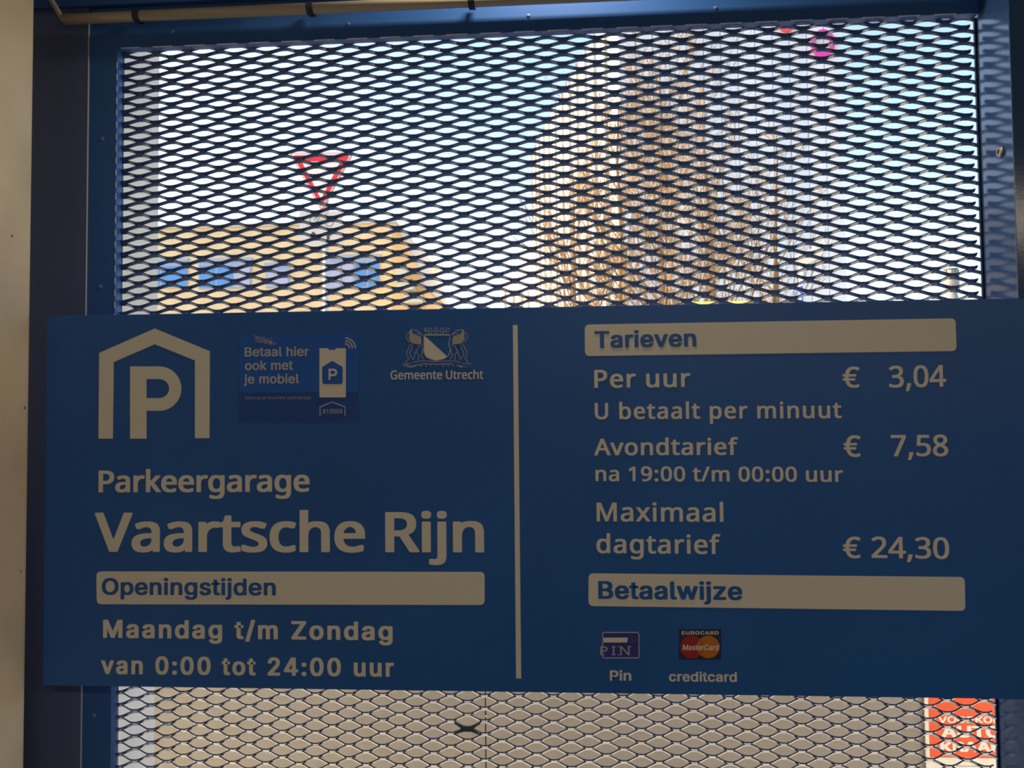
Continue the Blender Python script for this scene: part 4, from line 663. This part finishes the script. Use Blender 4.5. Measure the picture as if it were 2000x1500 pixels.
# ------------------------------------------------------------------ tower
tw = thing('tower_block', 'tall pale tower block with a curved sunlit side behind the bare trees', 'building')
CREAM = mat('tower_cream', (0.88, 0.80, 0.66), 0.8, var=0.05, scale=0.5); PANB = mat('tower_panel', (0.80, 0.83, 0.84), 0.45, var=0.05, scale=0.4)
D0 = 28.5
def at(px, Dd, py=600):
    q_ = P(px, py, Dd-1.5); return q_.x, q_.y
H0 = P(1215, -60, D0).z
side = []
Htop = P(1215, 26, D0).z
for (px, dd) in ((1215, 30.0), (1170, 31.6), (1135, 34.2), (1105, 37.2), (1078, 40.2), (1058, 43.2), (1044, 45.8)):
    side.append(at(px, dd))
bm = nb()
xr_ = P(1645, 300, D0).x
foot = side + [(xr_, side[-1][1]), (xr_, side[0][1])]
lo = [bm.verts.new((x, y, 0)) for x, y in foot]; hi = [bm.verts.new((x, y, Htop)) for x, y in foot]
for i in range(len(foot)):
    j = (i+1) % len(foot); bm.faces.new((lo[i], lo[j], hi[j], hi[i]))
bm.faces.new(hi); bm.faces.new(lo)
obj('sunlit_wall', bm, CREAM, tw)
# front: tall vertical panels, one by one
npan = 13; x0_, y0_ = side[0]; wpan = (xr_-x0_)/npan
rp = random.Random(2)
PB = [mat('tower_panel', (0, 0, 0)), mat('tower_panel_2', (0.84, 0.86, 0.86), 0.45), mat('tower_panel_3', (0.76, 0.81, 0.84), 0.4), mat('tower_panel_4', (0.88, 0.87, 0.84), 0.5)]
for i in range(npan):
    m_ = PB[3] if i >= npan-2 else PB[rp.randrange(3)]
    obj('facade_panel', box(nb(), x0_+i*wpan+0.012, x0_+(i+1)*wpan-0.012, y0_-0.18, y0_-0.02, 0.2, Htop+0.3), m_, tw)
# thin fins on the curved side
for k in range(len(side)-1):
    (xa_, ya_), (xb_, yb3) = side[k], side[k+1]
    for f_ in (0.5, 1.0):
        x = xa_+(xb_-xa_)*f_; yy = ya_+(yb3-ya_)*f_
        obj('fin', box(nb(), x-0.10, x+0.03, yy-0.05, yy+0.05, 0, Htop-0.02), mat('fin_taupe', (0.45, 0.40, 0.32), 0.8), tw)  # fins have their own dark beige colour
# windows low on the curved side
for (pa, dd) in ((1222, 30.0),): pass
# magenta ring letter and a red letter high on the front
MG = mat('magenta_letter', (0.86, 0.05, 0.38), 0.4); RD = mat('red_letter', (0.85, 0.08, 0.08), 0.4)
cq = P(1608, 84, D0-0.3); bm = nb()
ro = 0.50
for i in range(36):
    a0, a1 = R(i*10), R(i*10+10)
    slab(bm, [(cq.x+ro*.86*math.cos(a0), cq.z+ro*1.05*math.sin(a0)), (cq.x+ro*.86*math.cos(a1), cq.z+ro*1.05*math.sin(a1)), (cq.x+ro*.55*math.cos(a1), cq.z+ro*.62*math.sin(a1)), (cq.x+ro*.55*math.cos(a0), cq.z+ro*.62*math.sin(a0))], y0_-0.30, 0.12)
o = obj('magenta_letter', bm, MG, tw); o['label'] = 'magenta ring shaped letter high on the facade'
cq = P(1537, 47, D0-0.3); bm = nb()
slab(bm, arc(cq.x, cq.z, 0.28, 0, 360, 24)[:-1], y0_-0.30, 0.12); obj('red_letter', bm, RD, tw)
# lower block to the left of the tower
lbk = thing('low_block', 'low cream building with dark uprights at the foot of the tower', 'building')
def wedge(name, p0, d0, p1, d1, ptop, m, parent):
    """wall receding to the left, from (p0, d0) at the far end to (p1, d1) at the near end"""
    (ax, ay), (bx_, by) = at(p0, d0), at(p1, d1)
    h_ = P(p0, ptop, ay).z
    bm = nb(); foot = [(ax, ay), (bx_, by), (bx_+3, by), (bx_+3, ay)]
    lo = [bm.verts.new((x, y, 0)) for x, y in foot]; hi = [bm.verts.new((x, y, h_)) for x, y in foot]
    for i in range(4):
        j = (i+1) % 4; bm.faces.new((lo[i], lo[j], hi[j], hi[i]))
    bm.faces.new(hi); bm.faces.new(lo)
    return obj(name, bm, m, parent)
wedge('wall', 976, 58.0, 1046, 44.0, 566, CREAM, lbk)
wedge('upper_wall', 1006, 52.0, 1046, 45.0, 512, CREAM, lbk)
for px, dd in ((988, 55.2), (1004, 51.6), (1020, 48.5), (1034, 45.9)):
    x, y = at(px, dd); obj('upright', box(nb(), x-0.10, x+0.04, y-0.5, y-0.3, 0, P(px, 570, y).z), MATS['fin_taupe'], lbk)

# ------------------------------------------------------------------ bare trees
BARK = mat('sunlit_bark', (0.42, 0.25, 0.11), 0.9, var=0.3, scale=2); TWIG = mat('sunlit_twigs', (0.50, 0.31, 0.14), 0.9, var=0.35, scale=1.0)
def tree(px, ytop, Y, label, seed, spread=0.30, n1=26, dens=1.0):
    rt = random.Random(seed)
    base = P(px, 800, Y); H = P(px, ytop, Y).z
    t = thing('bare_tree', label, 'tree', 'bare trees in front of the tower'); t.location = (base.x, Y, 0)
    bmt, bmw = nb(), nb()
    # trunk with a slight wander
    tp = []; x = y = 0.0
    for i in range(13):
        tp.append(Vector((x, y, H*0.97*i/12))); x += rt.uniform(-.05, .05); y += rt.uniform(-.05, .05)
    tube(bmt, tp, 0.15, 8, 0.012)
    def twig(p, d, L, r, lvl):
        segs = 3 if lvl < 2 else 2; pts = [p]; q_ = p.copy(); dd = d.copy()
        for s_ in range(segs):
            dd = (dd + Vector((rt.uniform(-.16, .16), rt.uniform(-.16, .16), rt.uniform(.02, .18)))).normalized()
            q_ = q_ + dd*L/segs; pts.append(q_.copy())
        tube(bmw, pts, r, 3 if lvl else 5, r*0.45, caps=False)
        if lvl >= 3: return
        n = int((5, 4, 3)[lvl]*dens)
        for i in range(n):
            f = rt.uniform(0.25, 1.0); k = min(segs-1, int(f*segs)); pp = pts[k].lerp(pts[k+1], f*segs-k)
            a = rt.uniform(0, 2*math.pi); side_ = Vector((math.cos(a), math.sin(a), 0.2))
            twig(pp, (dd*0.75+side_*rt.uniform(.3, .7)).normalized(), L*rt.uniform(.42, .68), max(r*0.5, 0.006), lvl+1)
    for i in range(n1):
        f = 0.16 + 0.80*i/n1; p = tp[0].lerp(tp[-1], 0)
        k = min(11, int(f*12)); p = tp[k].lerp(tp[k+1], f*12-k)
        a = rt.uniform(0, 2*math.pi); sp = spread*(1.15-f)
        d = Vector((math.cos(a), math.sin(a), rt.uniform(1.0, 1.9))).normalized()
        twig(p, d, H*sp*rt.uniform(.7, 1.15)+0.5, 0.045*(1.1-f), 0)
    obj('trunk', bmt, BARK, t, smooth=True)
    o_ = obj('branches', bmw, TWIG, t); o_['kind'] = 'stuff'
tree(1300, 75, 17.0, 'tallest bare brown tree in the middle of the tower front', 11, 0.32, 30)
tree(1400, 130, 18.5, 'bare tree with upright twigs just right of the tallest one', 12, 0.30, 18)
tree(1222, 175, 16.0, 'bare tree standing before the corner of the tower', 13, 0.28, 20)
tree(1130, 290, 17.5, 'small bare tree against the cream curved side of the tower', 14, 0.26, 13)
tree(1505, 235, 19.0, 'bare tree before the right part of the tower front', 15, 0.26, 11)

# ------------------------------------------------------------------ street furniture on the right
YL = 12.0
sl_ = thing('street_lamp', 'cream street lamp with a tilted head catching the sun right of the trees', 'lamp')
LC = mat('lamp_cream', (0.92, 0.84, 0.68), 0.4)
x = P(1566, 560, YL).x; q1 = P(1566, 512, YL).z
obj('pole', tube(nb(), [(x, YL, 0), (x, YL, q1)], 0.045, 14), LC, sl_, smooth=True)
a = P(1560, 515, YL); b = P(1608, 474, YL)
bm = nb(); slab(bm, pxs([(1553,512), (1558,497), (1585,487), (1606,470), (1608,487), (1598,505), (1572,517)], YL), YL-0.12, 0.26)
obj('lamp_head', bm, LC, sl_)
bs = thing('blue_road_sign', 'small blue road sign with a white mark beside the street lamp', 'sign')
YR = 11.0
obj('plate', slab(nb(), pxs([(1556,562), (1568,557), (1569,588), (1558,588)], YR), YR, 0.02), mat('sign_bright_blue', (0.05, 0.16, 0.75), 0.4), bs)
obj('white_mark', slab(nb(), pxs([(1558,568), (1566,575), (1566,586), (1559,586)], YR), YR-0.003, 0.003), SW_, bs)
x = P(1562, 580, YR).x; obj('pole', tube(nb(), [(x, YR+0.05, 0), (x, YR+0.05, P(1562, 560, YR).z)], 0.03, 10), MATS['galvanised'], bs)
yv = thing('yellow_van', 'yellow vehicle roof showing just above the sign at the right of the trees', 'van')
YV = 14.0
def van(pxa, pxb, root):
    a = P(pxa, 587, YV); b = P(pxb, 587, YV); zt_ = a.z
    obj('body', box(nb(), a.x, b.x, YV, YV+2.0, 0.35, zt_-0.02, 0.06, 3), mat('van_yellow', (0.85, 0.72, 0.12), 0.3), root)
    obj('window', box(nb(), a.x+0.1, b.x-0.1, YV-0.01, YV+0.05, zt_-0.75, zt_-0.25), mat('dark_glass', (0.03, 0.04, 0.05), 0.1), root)
    for f in (0.2, 0.8):
        x_ = a.x+(b.x-a.x)*f; obj('wheel', tube(nb(), [(x_, YV-0.02, 0.33), (x_, YV+0.22, 0.33)], 0.33, 20), mat('tyre', (0.03, 0.03, 0.03), 0.8), root)
van(1345, 1492, yv)
obj('yellow_plate', slab(nb(), pxs([(1568,590), (1594,590), (1594,606), (1568,606)], YR), YR+0.005, 0.015), MATS['van_yellow'], bs)
# old style lantern
YO = 9.0
ln = thing('street_lantern', 'round two tier street lantern against the sky at the right, just above the sign', 'lamp')
cx = P(1858, 560, YO).x
GLS = mat('lantern_glass', (0.42, 0.39, 0.33), 0.25, var=0.3, scale=20, col2=(0.24, 0.22, 0.19)); IRON = mat('lantern_iron', (0.10, 0.10, 0.09), 0.5)
def zy(py): return P(1858, py, YO).z
def cyl(name, za, zb_, r, m, n=28, r2=None): return obj(name, tube(nb(), [(cx, YO, za), (cx, YO, zb_)], r, n, r2), m, ln, smooth=False)
k = (YO+1.5)/FPX
cyl('cap', zy(527.5), zy(525.5), 12.5*k, IRON); cyl('upper_glass', zy(541), zy(527.5), 13.0*k, GLS, r2=11.5*k)
cyl('collar', zy(544), zy(541), 9*k, IRON); cyl('collar', zy(551), zy(544), 14*k, GLS, r2=13.5*k)
cyl('lower_glass', zy(567), zy(551), 13.5*k, GLS, r2=14.5*k); cyl('collar', zy(571), zy(567), 9*k, IRON)
cyl('base', zy(590), zy(571), 14*k, GLS, r2=9*k); cyl('post', 0, zy(590), 4*k, IRON)
for dx in (-0.085, -0.03, 0.03, 0.085):
    obj('rib', tube(nb(), [(cx+dx, YO-math.sqrt(max(0.0001, (13.6*k)**2-dx*dx)), zy(569)), (cx+dx*0.9, YO-math.sqrt(max(0.0001, (12.6*k)**2-dx*dx*.8)), zy(527.5))], 0.006, 8), IRON, ln)
